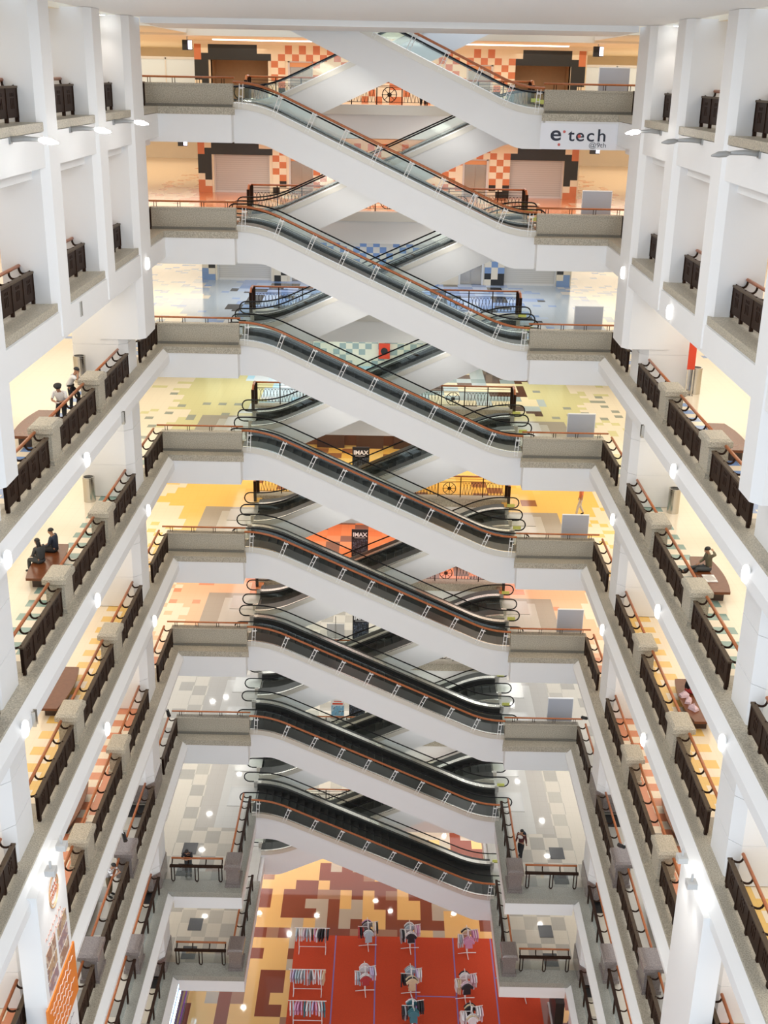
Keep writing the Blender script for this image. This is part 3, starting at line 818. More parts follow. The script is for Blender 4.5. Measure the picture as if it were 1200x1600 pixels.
# small wall brackets and cameras
for s, y, z, lab in ((-1, 34.6, -5.25, 'pair of small steel bars on the left fascia under the orange-tiled gallery'), (-1, 27.0, -14.75, 'pair of small steel bars on the left fascia, green-tiled level'), (1, 38.8, -9.95, 'pair of small steel bars on the right fascia, blue-tiled level'), (-1, 39.2, -9.95, 'pair of small steel bars on the left fascia, blue-tiled level')):
    b = MB()
    for d in (-.07, .07): b.box(min(s * 9.1, s * 9.0), max(s * 9.1, s * 9.0), y + d - .02, y + d + .02, z - .22, z + .22)
    tag(b.build('wall_bracket', STEEL), lab, 'bracket')
def mk_cam():
    t = thing('security_camera', 'x', 'security camera', group='black cameras on white arms')
    MB().tube([(0, 0, 0), (0, 0, -.35), (.1, -.05, -.45)], .025, 5).build('arm', WHT, t)
    b = MB(); b.tube([(.02, .05, -.42), (.16, -.25, -.55)], [.07, .085], 7); b.build('housing', BLACK, t)
    return t
for x, y, z, lab in ((-9.3, 44.9, -24.6, 'black security camera hanging at the far end of the left salmon-tiled gallery'), (-9.3, 36.0, -24.6, 'black security camera hanging under the left salmon-tiled gallery'),
                     (9.3, 45.0, -24.6, 'black security camera hanging at the far end of the right salmon-tiled gallery'), (9.3, 36.0, -24.7, 'black security camera hanging under the right salmon-tiled gallery')):
    place('cam', mk_cam, (x, y, z), 0 if x < 0 else PI, lab)
# hanging screens by the shop corners
def mk_screen():
    t = thing('hanging_screen', 'x', 'screen', group='small hanging screens near the far shop corners')
    MB().box(-.22, .22, -.1, .1, -.5, -.05).build('housing', BLACK, t)
    MB().box(.06, .23, -.115, -.1, -.46, -.08).build('glowing_screen', mat('screen_glow', (.75, .72, 1.0), .4, emit=3) if 'screen_glow' not in bpy.data.materials else bpy.data.materials['screen_glow'], t)
    MB().box(-.02, .02, -.02, .02, -.06, .1).build('hanger', GREYL, t)
    return t
place('screen', mk_screen, (-9.5, 58.5, 2.85), 0, 'small dark hanging screen under the top-level ceiling, left side')
place('screen', mk_screen, (9.7, 58.5, 2.9), 0, 'small dark hanging screen under the top-level ceiling, right side')
place('screen', mk_screen, (-9.9, 58.5, -1.45), 0, 'small dark hanging screen above the left orange-tiled floor')
place('screen', mk_screen, (9.9, 58.5, -1.45), 0, 'small dark hanging screen above the right orange-tiled floor')
# top-level glass shop front on the far left and right
for s in (-1, 1):
    t = thing('glass_shopfront', 'pale glass shopfront at the far %s end of the top level' % SIDE[s], 'shopfront', (s * 16.5, 80, 0))
    for i in range(4): MB().box(-4 + i * 2 + .04, -2 + i * 2 - .04, 0, .04, .05, 2.1).build('pane', mat('frosted_pane_%d' % i, (.62, .72, .80), .2), t)
    b = MB()
    for i in range(5): b.box(-4.04 + i * 2, -3.96 + i * 2, -.03, .07, 0, 2.2)
    b.box(-4.04, 4.04, -.03, .07, 2.1, 2.25); b.build('frame', GREYL, t)

# ---------------------------------------------------------------- writing
def text(body, size, mats, name, loc, rot, parent=None, bold=0.0, align='LEFT', ext=.004, sx=1.0):
    cu = bpy.data.curves.new(name, 'FONT'); cu.body = body; cu.size = size; cu.extrude = ext; cu.offset = bold; cu.align_x = align
    tmp = bpy.data.objects.new('tmp_text', cu); COL.objects.link(tmp)
    dg = bpy.context.evaluated_depsgraph_get(); me = bpy.data.meshes.new_from_object(tmp.evaluated_get(dg))
    bpy.data.objects.remove(tmp); me.name = name; me.materials.clear(); me.materials.append(mats)
    o = bpy.data.objects.new(name, me); COL.objects.link(o); o.location = loc; o.rotation_euler = rot; o.scale = (sx, 1, 1)
    if parent: o.parent = parent
    return o
t = thing('fascia_sign', 'white sign reading e tech @9th on the right bridge fascia, top level', 'sign', (7.55, 48.4, -.66))
MB().box(-1.52, 1.52, -.03, 0, -.54, .45).build('board', SIGNW, t)
UP = (PI / 2, 0, 0)
text('e', .80, INK, 'letter', (-1.14, -.034, -.20), UP, t, .012, sx=1.2)
text('t', .66, INK, 'letter', (-.42, -.034, -.21), UP, t, .006, sx=1.15)
text('e', .66, INK, 'letter', (-.13, -.034, -.21), UP, t, .006, sx=1.15)
text('c', .66, INK, 'letter', (.30, -.034, -.21), UP, t, .006, sx=1.15)
text('h', .66, INK, 'letter', (.72, -.034, -.21), UP, t, .006, sx=1.15)
text('@9th', .26, INKG, 'small_lettering', (.42, -.034, -.44), UP, t, 0, sx=1.15)
for x, z, r in ((-.58, .13, .055), (.02, -.03, .07), (-.76, -.36, .055)):
    b = MB(); b.ball((x, -.035, z), r, .02, r, 10); b.build('red_dot', REDDOT, t, True)

def poster_mat(name, cols, sc):
    q = NT(name); co = q.n('ShaderNodeTexCoord').outputs['Object']; n1 = q.noise(co, sc, 5); n2 = q.noise(co, sc * 2.3, 3)
    c = q.mix(q.math('GREATER_THAN', n1, .55), cols[0], cols[1]); c = q.mix(q.math('GREATER_THAN', n2, .6), c, cols[2])
    q.put(q.b.inputs['Base Color'], c); q.b.inputs['Roughness'].default_value = .35; return q.m
PIC = poster_mat('dark_film_picture', ((.02, .025, .035), (.05, .07, .11), (.16, .18, .22)), 5)
def mk_imax():
    t = thing('film_poster_stand', 'x', 'poster', group='black film poster stands')
    MB().box(-.46, .46, 0, .05, .08, 1.72).build('board', BLACK, t)
    MB().box(-.42, .42, -.012, 0, .12, 1.12).build('picture', PIC, t)
    text('IMAX', .33, WHT, 'lettering', (0, -.006, 1.30), UP, t, .01, 'CENTER', sx=1.0)
    MB().box(-.3, .3, -.006, .002, 1.2, 1.235).build('small_print', GREYL, t)
    for x in (-.35, .35): MB().box(x - .05, x + .05, -.2, .25, 0, .08).build('foot', BLACK, t)
    return t
for k, x, y in ((4, -1.2, 60.2), (5, -1.2, 60.2), (6, -1.08, 59.5)):
    place('imax', mk_imax, (x, y, -H * k), 0, 'black IMAX poster stand behind the escalators on the %s' % LV[k])
t = thing('film_poster_stand', 'dark picture poster stand beside the blue banner, middle grey-tiled level', 'poster', (-1.22, 59.1, -H * 7))
MB().box(-.46, .46, 0, .05, .06, 1.15).build('board', BLACK, t); MB().box(-.43, .43, -.012, 0, .1, 1.12).build('picture', PIC, t)
for x in (-.35, .35): MB().box(x - .05, x + .05, -.2, .25, 0, .06).build('foot', BLACK, t)
t = thing('rollup_banner', 'white and light blue roll-up banner with red heading, middle grey-tiled level', 'banner', (-2.35, 59.1, -H * 7))
MB().box(-.38, .38, 0, .02, .08, 1.4).build('sheet', WHT, t); MB().box(-.36, .36, -.008, 0, .1, .75).build('picture', poster_mat('light_blue_picture', ((.18, .42, .62), (.45, .62, .72), (.10, .12, .16)), 3), t)
MB().box(-.30, .30, -.008, 0, .82, .92).build('heading_stripe', RED, t); MB().box(-.22, .22, -.008, 0, 1.0, 1.05).build('heading_line', RED, t)
b = MB(); b.ball((0, -.0, 1.3), .3, .02, .09, 12); b.build('badge', BLACK, t); MB().box(-.4, .4, -.1, .12, 0, .08).build('base', STEEL, t)
t = thing('easel_stand', 'thin grey easel stand left of the poster, upper grey-tiled level', 'stand', (-2.5, 59.5, -H * 6))
MB().box(-.5, .5, 0, .03, .1, 1.0).build('sheet', GREYL, t); MB().box(-.02, .02, -.03, 0, 0, 1.5).build('pole', STEELD, t); MB().box(-.4, .4, -.1, .1, 0, .03).build('base', STEELD, t)
# fire cabinet on the far wall
t = thing('fire_hose_cabinet', 'red fire hose cabinet on the tiled far wall, green-tiled level', 'fire cabinet', (-.05, 65.99, -14.4))
MB().box(-.32, .32, -.18, 0, .5, 1.38).build('box', RED, t); b = MB(); b.lathe([(.02, 0), (.2, 0), (.2, .05), (.02, .05)], n=16); b.xform(Matrix.Translation((0, -.18, .95)) @ Matrix.Rotation(PI / 2, 4, 'X')); b.build('hose_reel', BLACK, t)
# banner box on the near left column, lamps above it
def squiggle(m, x, y0, y1, z, h, mi=0):
    n = 26; pts = []
    for i in range(n): pts.append((x, y0 + (y1 - y0) * i / (n - 1), z + h * math.sin(i * 1.9) * (.5 + .5 * math.sin(i * 3.1))))
    m.tube(pts, .018, 3, mi)
t = thing('hanging_banner', 'tall white food banner with orange panel hanging by the near left column', 'banner', (-9.15, 26.6, -19.3))
MB().box(-.42, .22, -1.25, 1.3, -9.0, 0).build('box', WHT, t)
FX = .225
b = MB(); ring = [(FX, .15 + .42 * math.cos(a * PI / 12), -.85 + .5 * math.sin(a * PI / 12)) for a in range(25)]
b.tube(ring, .03, 4); b.tube([(FX, p[1] * .8 + .03, (p[2] + .85) * .8 - .85) for p in ring], .015, 4); b.build('round_emblem', mat('emblem_brown', (.50, .30, .16), .5), t)
b = MB()
for zz, h in ((-.72, .1), (-.9, .1), (-1.0, .06)): squiggle(b, FX, -.2, .5, zz, h)
b.build('emblem_script', mat('emblem_red', (.55, .20, .10), .5), t)
b = MB()
for zz, a, c in ((-1.75, -.9, .6), (-2.05, -.7, .9)): squiggle(b, FX, a, c, zz, .12)
b.build('script_line', mat('script_pink', (.62, .36, .30), .5), t)
PICF = [poster_mat('food_picture_%d' % i, c, 3.5) for i, c in enumerate((((.40, .24, .16), (.66, .54, .42), (.22, .15, .13)), ((.50, .34, .20), (.30, .20, .18), (.70, .62, .54)), ((.34, .24, .26), (.62, .52, .48), (.48, .28, .18))))]
for j in range(3):
    for i in range(2):
        y0 = -1.0 + i * 1.12; z1 = -2.15 - j * .50
        MB().box(FX - .005, FX + .01, y0, y0 + .9, z1 - .42, z1).build('food_picture', PICF[(i + j) % 3], t)
MB().box(.2, .26, -1.4, 1.42, -5.55, -3.72).build('orange_panel', ORANGE, t)
b = MB()
for i, zz in enumerate((-3.98, -4.25, -4.52, -4.79, -5.06, -5.32)): squiggle(b, .265, -1.2 + .2 * (i % 2), 1.15 - .3 * (i % 3), zz, .10)
b.build('white_script', WHT, t)
for j in range(2):
    for i in range(2):
        y0 = -1.05 + i * 1.12; z1 = -6.5 - j * .74
        MB().box(FX - .005, FX + .01, y0, y0 + .98, z1 - .62, z1).build('food_picture', PICF[(i + j + 1) % 3], t)
b = MB(); squiggle(b, FX, -.9, .9, -5.9, .1); squiggle(b, FX, -.6, .7, -6.2, .08); b.build('script_line', mat('script_grey', (.40, .34, .34), .5), t)
t = thing('hanging_banner', 'plain overlit white banner box hanging by the near right column', 'banner', (9.15, 26.6, -19.5))
MB().box(-.22, .42, -1.25, 1.3, -9.0, 0).build('box', WHT, t)
def mk_spot():
    t = thing('banner_spotlight', 'x', 'spotlight', group='small square spotlights above the hanging banners')
    MB().box(-.14, .14, -.14, .14, -.12, .06).build('housing', GREYL, t); MB().box(-.1, .1, -.1, .1, -.135, -.12).build('lens', LAMPB, t); MB().box(-.03, .03, -.03, .03, .06, .3).build('arm', GREYL, t)
    return t
for s in (-1, 1):
    for y, w in ((26.1, 'nearer of the pair'), (27.2, 'farther of the pair')):
        place('spot', mk_spot, (s * 8.72, y, -18.95), 0, 'small grey spotlight lighting the %s hanging banner, %s' % (SIDE[s], w))
        d = bpy.data.lights.new('spotlight_beam', 'SPOT'); d.energy = 160; d.spot_size = 1.9; d.spot_blend = .8; d.color = (1, .96, .9); d.shadow_soft_size = .1
        o = bpy.data.objects.new('spotlight_beam', d); COL.objects.link(o); o.location = (s * 8.6, y, -19.12); o.rotation_euler = (0, s * .45, 0)

# ---------------------------------------------------------------- ground floor
G = -9 * H
t = thing('red_carpet', 'large red carpet with blue tape lines on the ground floor', 'carpet', (2.2, 45.5, G))
MB().box(-6.5, 6.5, -5.5, 6.4, 0, .02).build('pile', CARPETR, t)
for x in (-2.07, .13, 2.28, 4.38, 6.45): MB().box(x - 2.2 - .035, x - 2.2 + .035, -5.5, 6.4, .02, .024).build('seam_tape', TAPE, t)
for x0, x1, y in ((6.45, 8.7, 48.9), (2.28, 4.38, 47.5)): MB().box(x0 - 2.2, x1 - 2.2, y - 45.5 - .035, y - 45.5 + .035, .02, .024).build('seam_tape', TAPE, t)
GARC = {'white': (.78, .77, .78), 'pale blue': (.48, .60, .66), 'pink': (.66, .34, .52), 'pale pink': (.72, .55, .62), 'lilac': (.58, .50, .72), 'black': (.03, .03, .035), 'teal': (.06, .20, .24), 'grey': (.35, .36, .38), 'cream': (.72, .60, .40), 'red': (.45, .05, .05)}
GM = {k: mat('cloth_' + k.replace(' ', '_'), c, .85, var=.08) for k, c in GARC.items()}
def mk_garment(col):
    def mk():
        t = thing('hanging_garment', 'x', 'garment')
        h = R.uniform(.55, .8); w = R.uniform(.2, .26)
        o = [(-.06, 0), (-.16, -.05), (-w - .08, -.22), (-w - .03, -.34), (-.17, -.26), (-.19, -h), (.19, -h), (.17, -.26), (w + .03, -.34), (w + .08, -.22), (.16, -.05), (.06, 0)]
        b = MB(); b.prism(o, 1, -.035, .035); b.build('cloth', GM[col], t)
        MB().tube([(0, 0, -.02), (0, 0, .05), (.03, 0, .09), (0, 0, .12)], .008, 4).build('hanger_hook', STEELD, t)
        return t
    return mk
def garment(col, loc, rz, where):
    key = ('g', col, R.randint(0, 1))
    o = place(key, mk_garment(col), loc, rz, '%s garment hanging on the %s' % (col, where)); o['group'] = 'garments on the %s' % where
def mk_straight():
    t = thing('clothes_rack', 'x', 'clothes rack', group='clothes racks on the red carpet')
    for x in (-.72, .72):
        MB().tube([(x, 0, .03), (x, 0, 1.55)], .022, 6).build('upright', WHT, t); MB().tube([(x, -.3, .03), (x, .3, .03)], .022, 6).build('foot', WHT, t)
    MB().tube([(-.95, 0, 1.55), (.95, 0, 1.55)], .02, 6).build('hanging_bar', WHT, t); MB().tube([(-.72, 0, .3), (.72, 0, .3)], .018, 6).build('lower_bar', WHT, t)
    return t
def mk_fourway():
    t = thing('clothes_rack', 'x', 'clothes rack', group='clothes racks on the red carpet')
    MB().box(-.04, .04, -.04, .04, .05, 1.6).build('post', WHT, t)
    for i, h in enumerate((1.62, 1.45, 1.35, 1.5)):
        a = i * PI / 2 + .1; c, s = math.cos(a), math.sin(a)
        MB().tube([(0, 0, h - .05), (.2 * c, .2 * s, h - .05), (.55 * c, .55 * s, h)], .016, 5).build('arm', WHT, t)
        MB().tube([(0, 0, .06), (.5 * c, .5 * s, .03)], .022, 5).build('foot', WHT, t)
    return t
RK = [('s', -3.3, 50.65, 'straight rack at the back left corner of the carpet', ['pale blue', 'white', 'white', 'pale pink', 'pale blue', 'white', 'black', 'pink', 'white', 'black', 'black', 'grey', 'black']),
      ('f', -.3, 51.15, 'four-arm rack left of centre in the back row', ['black', 'white', 'pale blue', 'grey', 'black', 'pink', 'cream', 'white', 'black', 'red', 'black', 'red']),
      ('f', 2.0, 51.0, 'four-arm rack right of centre in the back row', ['white', 'white', 'black', 'pale blue', 'grey', 'white', 'pale pink', 'pink', 'pale pink', 'white', 'black', 'grey']),
      ('f', 5.1, 50.7, 'four-arm rack at the right end of the back row', ['pink', 'pink', 'pink', 'cream', 'black', 'cream', 'pink', 'pale pink', 'pink', 'white', 'pale blue', 'white']),
      ('s', -3.35, 47.55, 'straight rack at the left of the middle row', ['pale pink', 'lilac', 'pale blue', 'pale blue', 'white', 'pale blue', 'pale pink', 'grey', 'white', 'white', 'white', 'white', 'cream']),
      ('f', -.38, 47.8, 'four-arm rack left of centre in the middle row', ['white', 'white', 'red', 'white', 'pale pink', 'white', 'lilac', 'lilac', 'white', 'pale blue', 'pale blue', 'white']),
      ('f', 2.0, 47.7, 'four-arm rack right of centre in the middle row', ['cream', 'black', 'cream', 'pale blue', 'pale blue', 'grey', 'lilac', 'white', 'white', 'black', 'black', 'black']),
      ('f', 4.8, 47.4, 'four-arm rack at the right of the middle row', ['pale pink', 'pale pink', 'black', 'white', 'white', 'black', 'pale pink', 'pale pink', 'white', 'cream', 'cream', 'white']),
      ('s', -3.2, 45.4, 'straight rack at the left of the front row', ['white', 'pale blue', 'pink', 'pink', 'pink', 'teal', 'white', 'pale blue', 'lilac', 'pink', 'white', 'pale blue', 'teal']),
      ('f', 2.05, 45.5, 'four-arm rack with teal clothes in the front row', ['teal', 'teal', 'teal', 'teal', 'white', 'red', 'black', 'black', 'black', 'black', 'grey', 'black']),
      ('f', 4.95, 45.2, 'four-arm rack at the right of the front row', ['white', 'cream', 'white', 'black', 'cream', 'black', 'white', 'white', 'pale pink', 'white', 'white', 'white']),
      ('f', 7.9, 47.6, 'four-arm rack under the right platform', ['pink', 'white', 'pale pink', 'white', 'pink', 'white', 'cream', 'black', 'cream', 'white', 'white', 'white'])]
for typ, x, y, wh, cols in RK:
    where = wh
    if typ == 's':
        place('straight', mk_straight, (x, y, G + .02), 0, 'white ' + wh)
        for i, c in enumerate(cols): garment(c, (x - .84 + .14 * i, y, G + 1.46), PI / 2 + R.uniform(-.25, .25), where)
    else:
        place('fourway', mk_fourway, (x, y, G + .02), 0, 'white ' + wh)
        for i, h in enumerate((1.62, 1.45, 1.35, 1.5)):
            a = i * PI / 2 + .1
            for j in range(3):
                rr = .28 + .11 * j; c = cols[[2, 1, 3, 0][i] * 3 + j] if i < 4 else 'white'
                garment(c, (x + rr * math.cos(a), y + rr * math.sin(a), G + h - .09), a + PI / 2 + R.uniform(-.12, .12), where)
# shop front with neon under the left platform, dark stand on the right
t = thing('shop_window', 'shop window edged with blue neon under the left platform, ground floor', 'shop window', (-9.45, 45.3, G))
MB().box(-.1, 0, -3.5, 3.3, .1, 3.2).build('pane', mat('dim_shop_glass', (.10, .12, .20), .1), t)
MB().tube([(.08, -3.4, 2.6), (.08, 3.0, 2.6)], .05, 6).build('neon_tube', mat('blue_neon', (.45, .75, 1.0), .4, emit=9), t)
MB().tube([(.10, -3.4, 1.2), (.10, 2.6, 1.2)], .04, 6).build('purple_trim', mat('purple_paint', (.25, .06, .28), .4), t)
MB().box(-.12, .05, 3.3, 3.5, 0, 3.3).build('frame', GREYL, t)
t = thing('display_stand', 'tall black display stand at the right edge of the red carpet', 'display stand', (9.35, 46.3, G))
MB().box(-.22, .22, -.9, .9, .1, 1.7).build('panel', BLACK, t); MB().box(-.3, .3, -.9, .9, 0, .1).build('base', GREYL, t)

# spotlights washing the tops of the wide pilasters
for s in (-1, 1):
    t = thing('downlight', 'small ceiling spotlight washing the top of the wide %s pilaster' % SIDE[s], 'downlight', (s * 9.75, 42.7, 3.2))
    MB().lathe([(.0, -.02), (.10, -.02), (.10, .02), (.0, .02)], n=12).build('lens', LAMPB, t); MB().lathe([(.11, -.03), (.15, -.03), (.15, .02), (.11, .02)], n=12, caps=False).build('ring', WHT, t)
    d = bpy.data.lights.new('spotlight_beam', 'SPOT'); d.energy = 35; d.spot_size = 1.3; d.spot_blend = .6; d.color = (1, .93, .85); d.shadow_soft_size = .08
    o = bpy.data.objects.new('spotlight_beam', d); COL.objects.link(o); o.location = (s * 9.75, 42.7, 3.12)

# ---------------------------------------------------------------- people
def skinmesh(chains, name, m, parent, sub=1):
    """chains: lists of (point, radius); a chain starting with an index tuple ('at', i) continues from that earlier vertex."""
    vs, es, rs = [], [], []
    for ch in chains:
        prev = None
        for q in ch:
            if q[0] == 'at': prev = q[1]; continue
            vs.append(q[0]); rs.append(q[1] if isinstance(q[1], tuple) else (q[1], q[1]))
            if prev is not None: es.append((prev, len(vs) - 1))
            prev = len(vs) - 1
    me = bpy.data.meshes.new('tmp_body'); me.from_pydata(vs, es, [])
    o = bpy.data.objects.new('tmp_body', me); COL.objects.link(o)
    o.modifiers.new('skin', 'SKIN'); 
    for i, r in enumerate(rs): me.skin_vertices[0].data[i].radius = r
    me.skin_vertices[0].data[0].use_root = True
    mo = o.modifiers.new('sub', 'SUBSURF'); mo.levels = sub; mo.render_levels = sub
    dg = bpy.context.evaluated_depsgraph_get(); me2 = bpy.data.meshes.new_from_object(o.evaluated_get(dg))
    bpy.data.objects.remove(o); me2.name = name; me2.materials.clear(); me2.materials.append(m)
    for p in me2.polygons: p.use_smooth = True
    ob = bpy.data.objects.new(name, me2); COL.objects.link(ob)
    if parent: ob.parent = parent
    return ob
SKIN = mat('skin', (.42, .22, .13), .5); HAIR = mat('black_hair', (.012, .010, .010), .45)
CL = {'white': (.80, .80, .80), 'black': (.018, .018, .020), 'navy': (.030, .040, .065), 'charcoal': (.055, .060, .062), 'olive': (.16, .14, .085), 'khaki': (.20, .15, .085),
      'red': (.38, .04, .04), 'dark red': (.10, .02, .02), 'orange red': (.70, .20, .08), 'tan': (.45, .38, .28), 'lilac': (.40, .30, .48), 'pale': (.55, .52, .48)}
CLM = {k: mat('clothing_' + k.replace(' ', '_'), c, .8, var=.12) for k, c in CL.items()}
def striped():
    q = NT('striped_cloth'); x, y, z = q.xyz(True)
    q.put(q.b.inputs['Base Color'], q.mix(q.math('LESS_THAN', q.math('FRACT', q.math('MULTIPLY', z, 11.0)), .28), (.82, .82, .82), (.06, .06, .08))); q.b.inputs['Roughness'].default_value = .8
    return q.m
CLM['striped'] = striped()
def lerp(a, b, f): return tuple(a[i] + (b[i] - a[i]) * f for i in range(3))
def person(label, loc, rz, J, shirt, trousers, hair='short', sleeve='short', extra=None):
    """J: joints in metres, x to the person's left, y forward, z up."""
    D = dict(pelvis=(0, 0, .92), waist=(0, 0, 1.06), chest=(0, .01, 1.26), neck=(0, .01, 1.42), head=(0, .03, 1.54), crown=(0, .02, 1.63),
             sl=(.18, 0, 1.36), el=(.23, -.02, 1.10), wl=(.25, .06, .87), sr=(-.18, 0, 1.36), er=(-.23, -.02, 1.10), wr=(-.25, .06, .87),
             hl=(.09, 0, .90), kl=(.10, .02, .49), al=(.10, -.01, .09), tl=(.12, .15, .04), hr=(-.09, 0, .90), kr=(-.10, .02, .49), ar=(-.10, -.01, .09), tr=(-.12, .15, .04))
    D.update(J)
    g = lambda k: D[k]
    t = thing('person', label, 'person', loc, rz)
    hd = Vector(g('head')); up = (Vector(g('crown')) - hd).normalized(); nk = Vector(g('neck'))
    face = Vector(D.get('face', (0, 1, 0))).normalized(); rt = face.cross(up).normalized()
    T = lambda v: tuple(v)
    ch = [[(g('pelvis'), (.12, .095)), (g('waist'), (.10, .078)), (g('chest'), (.105, .078)), (g('neck'), .050), (T(hd - up * .02 + face * .01), (.068, .085)), (T(hd + up * .04), (.074, .09)), (g('crown'), (.05, .055))]]
    idx = {'pelvis': 0, 'chest': 2, 'neck': 3, 'head': 4, 'mid': 5}; n = 7
    def limb(start, pts):
        nonlocal n
        ch.append([('at', start)] + pts); n += len(pts)
    for s_, S_ in (('l', 1), ('r', -1)):
        e, w, sh = g('e' + s_), g('w' + s_), g('s' + s_)
        limb(idx['chest'], [(sh, .052), (lerp(sh, e, .5), .046), (e, .039), (lerp(e, w, .45), .036), (w, .026)])
        wrist = n - 1
        dv = (Vector(w) - Vector(e)).normalized(); sd = dv.cross(Vector((0, 0, 1)) if abs(dv.z) < .8 else Vector((0, 1, 0))).normalized(); dn = dv.cross(sd)
        palm = Vector(w) + dv * .05; limb(wrist, [(T(palm), (.036, .018))]); pi_ = n - 1
        for f, ln in ((-.028, .055), (-.010, .068), (.010, .066), (.027, .050)):
            b0 = palm + dv * .035 + sd * f; limb(pi_, [(T(b0), .009), (T(b0 + dv * ln * .5 + dn * .008), .0085), (T(b0 + dv * ln * .85 + dn * .026), .0075)])
        b0 = palm - sd * .036 - dv * .01; limb(pi_, [(T(b0), .011), (T(b0 - sd * .018 + dv * .035 + dn * .012), .009)])
        h, k_, a, to = g('h' + s_), g('k' + s_), g('a' + s_), g('t' + s_)
        limb(idx['pelvis'], [(h, .085), (lerp(h, k_, .5), .072), (k_, .053), (lerp(k_, a, .4), .050), (a, .036), (lerp(a, to, .5), .036), (to, .026)])
    limb(idx['head'], [(T(hd + face * .105 - up * .015), .014)])
    for q in (-1, 1): limb(idx['mid'], [(T(hd + rt * q * .083 - up * .005), (.012, .022))])
    skinmesh(ch, 'body', SKIN, t)
    for q in (-1, 1):
        b = MB(); b.ball(T(hd + face * .088 + rt * q * .032 + up * .018), .010, n=6); b.build('eye', HAIR, t, True)
    b = MB(); mm = hd + face * .092 - up * .062; b.ball(T(mm), .022, .012, .007, n=6); b.build('mouth', mat('lips', (.30, .10, .08), .5) if 'lips' not in bpy.data.materials else bpy.data.materials['lips'], t, True)
    # clothing shells
    c2 = [[(g('pelvis'), (.158, .128)), (g('waist'), (.148, .115)), (g('chest'), (.172, .125)), (lerp(g('chest'), g('neck'), .55), (.135, .10)), (lerp(g('chest'), g('neck'), .88), (.075, .072))]]
    for s_ in ('l', 'r'):
        e, w, sh = g('e' + s_), g('w' + s_), g('s' + s_)
        l = [('at', 2), (sh, .070), (lerp(sh, e, .45), .063), (lerp(sh, e, .85), .060)]
        if sleeve == 'long': l += [(e, .054), (lerp(e, w, .5), .047), (lerp(e, w, .9), .040)]
        c2.append(l)
    skinmesh(c2, 'shirt', CLM[shirt], t)
    c3 = [[(lerp(g('pelvis'), g('waist'), .25), (.150, .122)), (lerp(g('pelvis'), lerp(g('hl'), g('hr'), .5), .6), (.150, .122))]]
    for s_ in ('l', 'r'):
        h, k_, a = g('h' + s_), g('k' + s_), g('a' + s_)
        c3.append([('at', 1), (h, .100), (lerp(h, k_, .5), .088), (k_, .070), (lerp(k_, a, .5), .066), (lerp(k_, a, .92), .058)])
    skinmesh(c3, 'trousers', CLM[trousers], t)
    for s_ in ('l', 'r'):
        a, to = g('a' + s_), g('t' + s_); skinmesh([[(lerp(a, to, -.15), .040), (lerp(a, to, .5), .046), (lerp(a, to, 1.1), .036)]], 'shoe', CLM['black'], t)
    q = (up.to_track_quat('Z', 'Y')).to_matrix().to_4x4()
    b = MB(); b.ball((0, 0, 0), .088, .104, .088, n=14, lo=0, hi=.55); b.xform(Matrix.Translation(hd + up * .045 - face * .018) @ q); b.build('hair', HAIR, t, True)
    if hair == 'long':
        bk = hd - face * .075
        skinmesh([[(T(hd + up * .05 - face * .04), (.085, .075)), (T(bk - up * .06), (.09, .05)), (T(bk - up * .20 - face * .02), (.085, .045)), (T(bk - up * .36 - face * .03), (.06, .03))]], 'long_hair', HAIR, t)
    if hair == 'cap':
        b = MB(); b.lathe([(.108, 0), (.112, .03), (.135, .065), (.13, .085), (.02, .095)], n=16); b.xform(Matrix.Translation(hd + up * .05) @ q); b.build('peaked_cap', CLM['black'], t, True)
        b = MB(); b.prism([(.085 * math.cos(a * PI / 8) , .09 + .085 * math.sin(a * PI / 8)) for a in range(9)], 2, -.008, .006); b.xform(Matrix.Translation(hd + up * .055) @ q); b.build('cap_peak', CLM['black'], t)
    if extra: extra(t, D)
    return t
def belt(t, D):
    b = MB(); w = D['waist']; b.lathe([(.155, -.03), (.16, -.03), (.16, .03), (.155, .03)], w[0], w[1], 14); b.v = [(x, w[1] + (y - w[1]) * .8, z + w[2] - .07) for x, y, z in b.v]; b.build('belt', CLM['black'], t)
def notebook(t, D):
    belt(t, D); b = MB(); b.box(-.07, .07, .33, .44, .99, 1.005); b.build('notebook', CLM['pale'], t)
LEAN = dict(pelvis=(0, -.05, .91), chest=(0, .10, 1.23), waist=(0, .0, 1.05), neck=(0, .18, 1.37), head=(0, .25, 1.48), crown=(0, .28, 1.57), face=(0, .9, -.35),
            sl=(.18, .14, 1.32), sr=(-.18, .14, 1.32), el=(.24, .30, 1.14), er=(-.24, .30, 1.14), wl=(.08, .42, 1.20), wr=(-.08, .42, 1.20))
RZ = -PI / 2      # facing the atrium from the left galleries
person('guard in white shirt and peaked cap reading a notebook by the left bench', (-10.42, 36.55, -9.6), RZ - 1.6, dict(LEAN, pelvis=(0, -.10, .86), waist=(0, -.04, 1.0), chest=(0, .06, 1.18), neck=(0, .13, 1.32), head=(0, .19, 1.42), crown=(0, .23, 1.51), face=(0, .7, -.6), sl=(.18, .10, 1.27), sr=(-.18, .10, 1.27), el=(.25, .16, 1.02), er=(-.25, .16, 1.02), wl=(.06, .32, 1.0), wr=(-.06, .32, .99), kl=(.11, .10, .47), kr=(-.11, .10, .47)), 'white', 'black', 'cap', 'short', notebook)
person('guard in white shirt without cap, hand at mouth, leaning by the left rail', (-10.62, 38.5, -9.6), RZ, dict(LEAN, pelvis=(0, -.12, .91), wl=(.05, .30, 1.44), el=(.22, .32, 1.22), kr=(-.12, .24, .62), ar=(-.12, .16, .22), tr=(-.12, .30, .20)), 'white', 'black', 'short', 'short', belt)
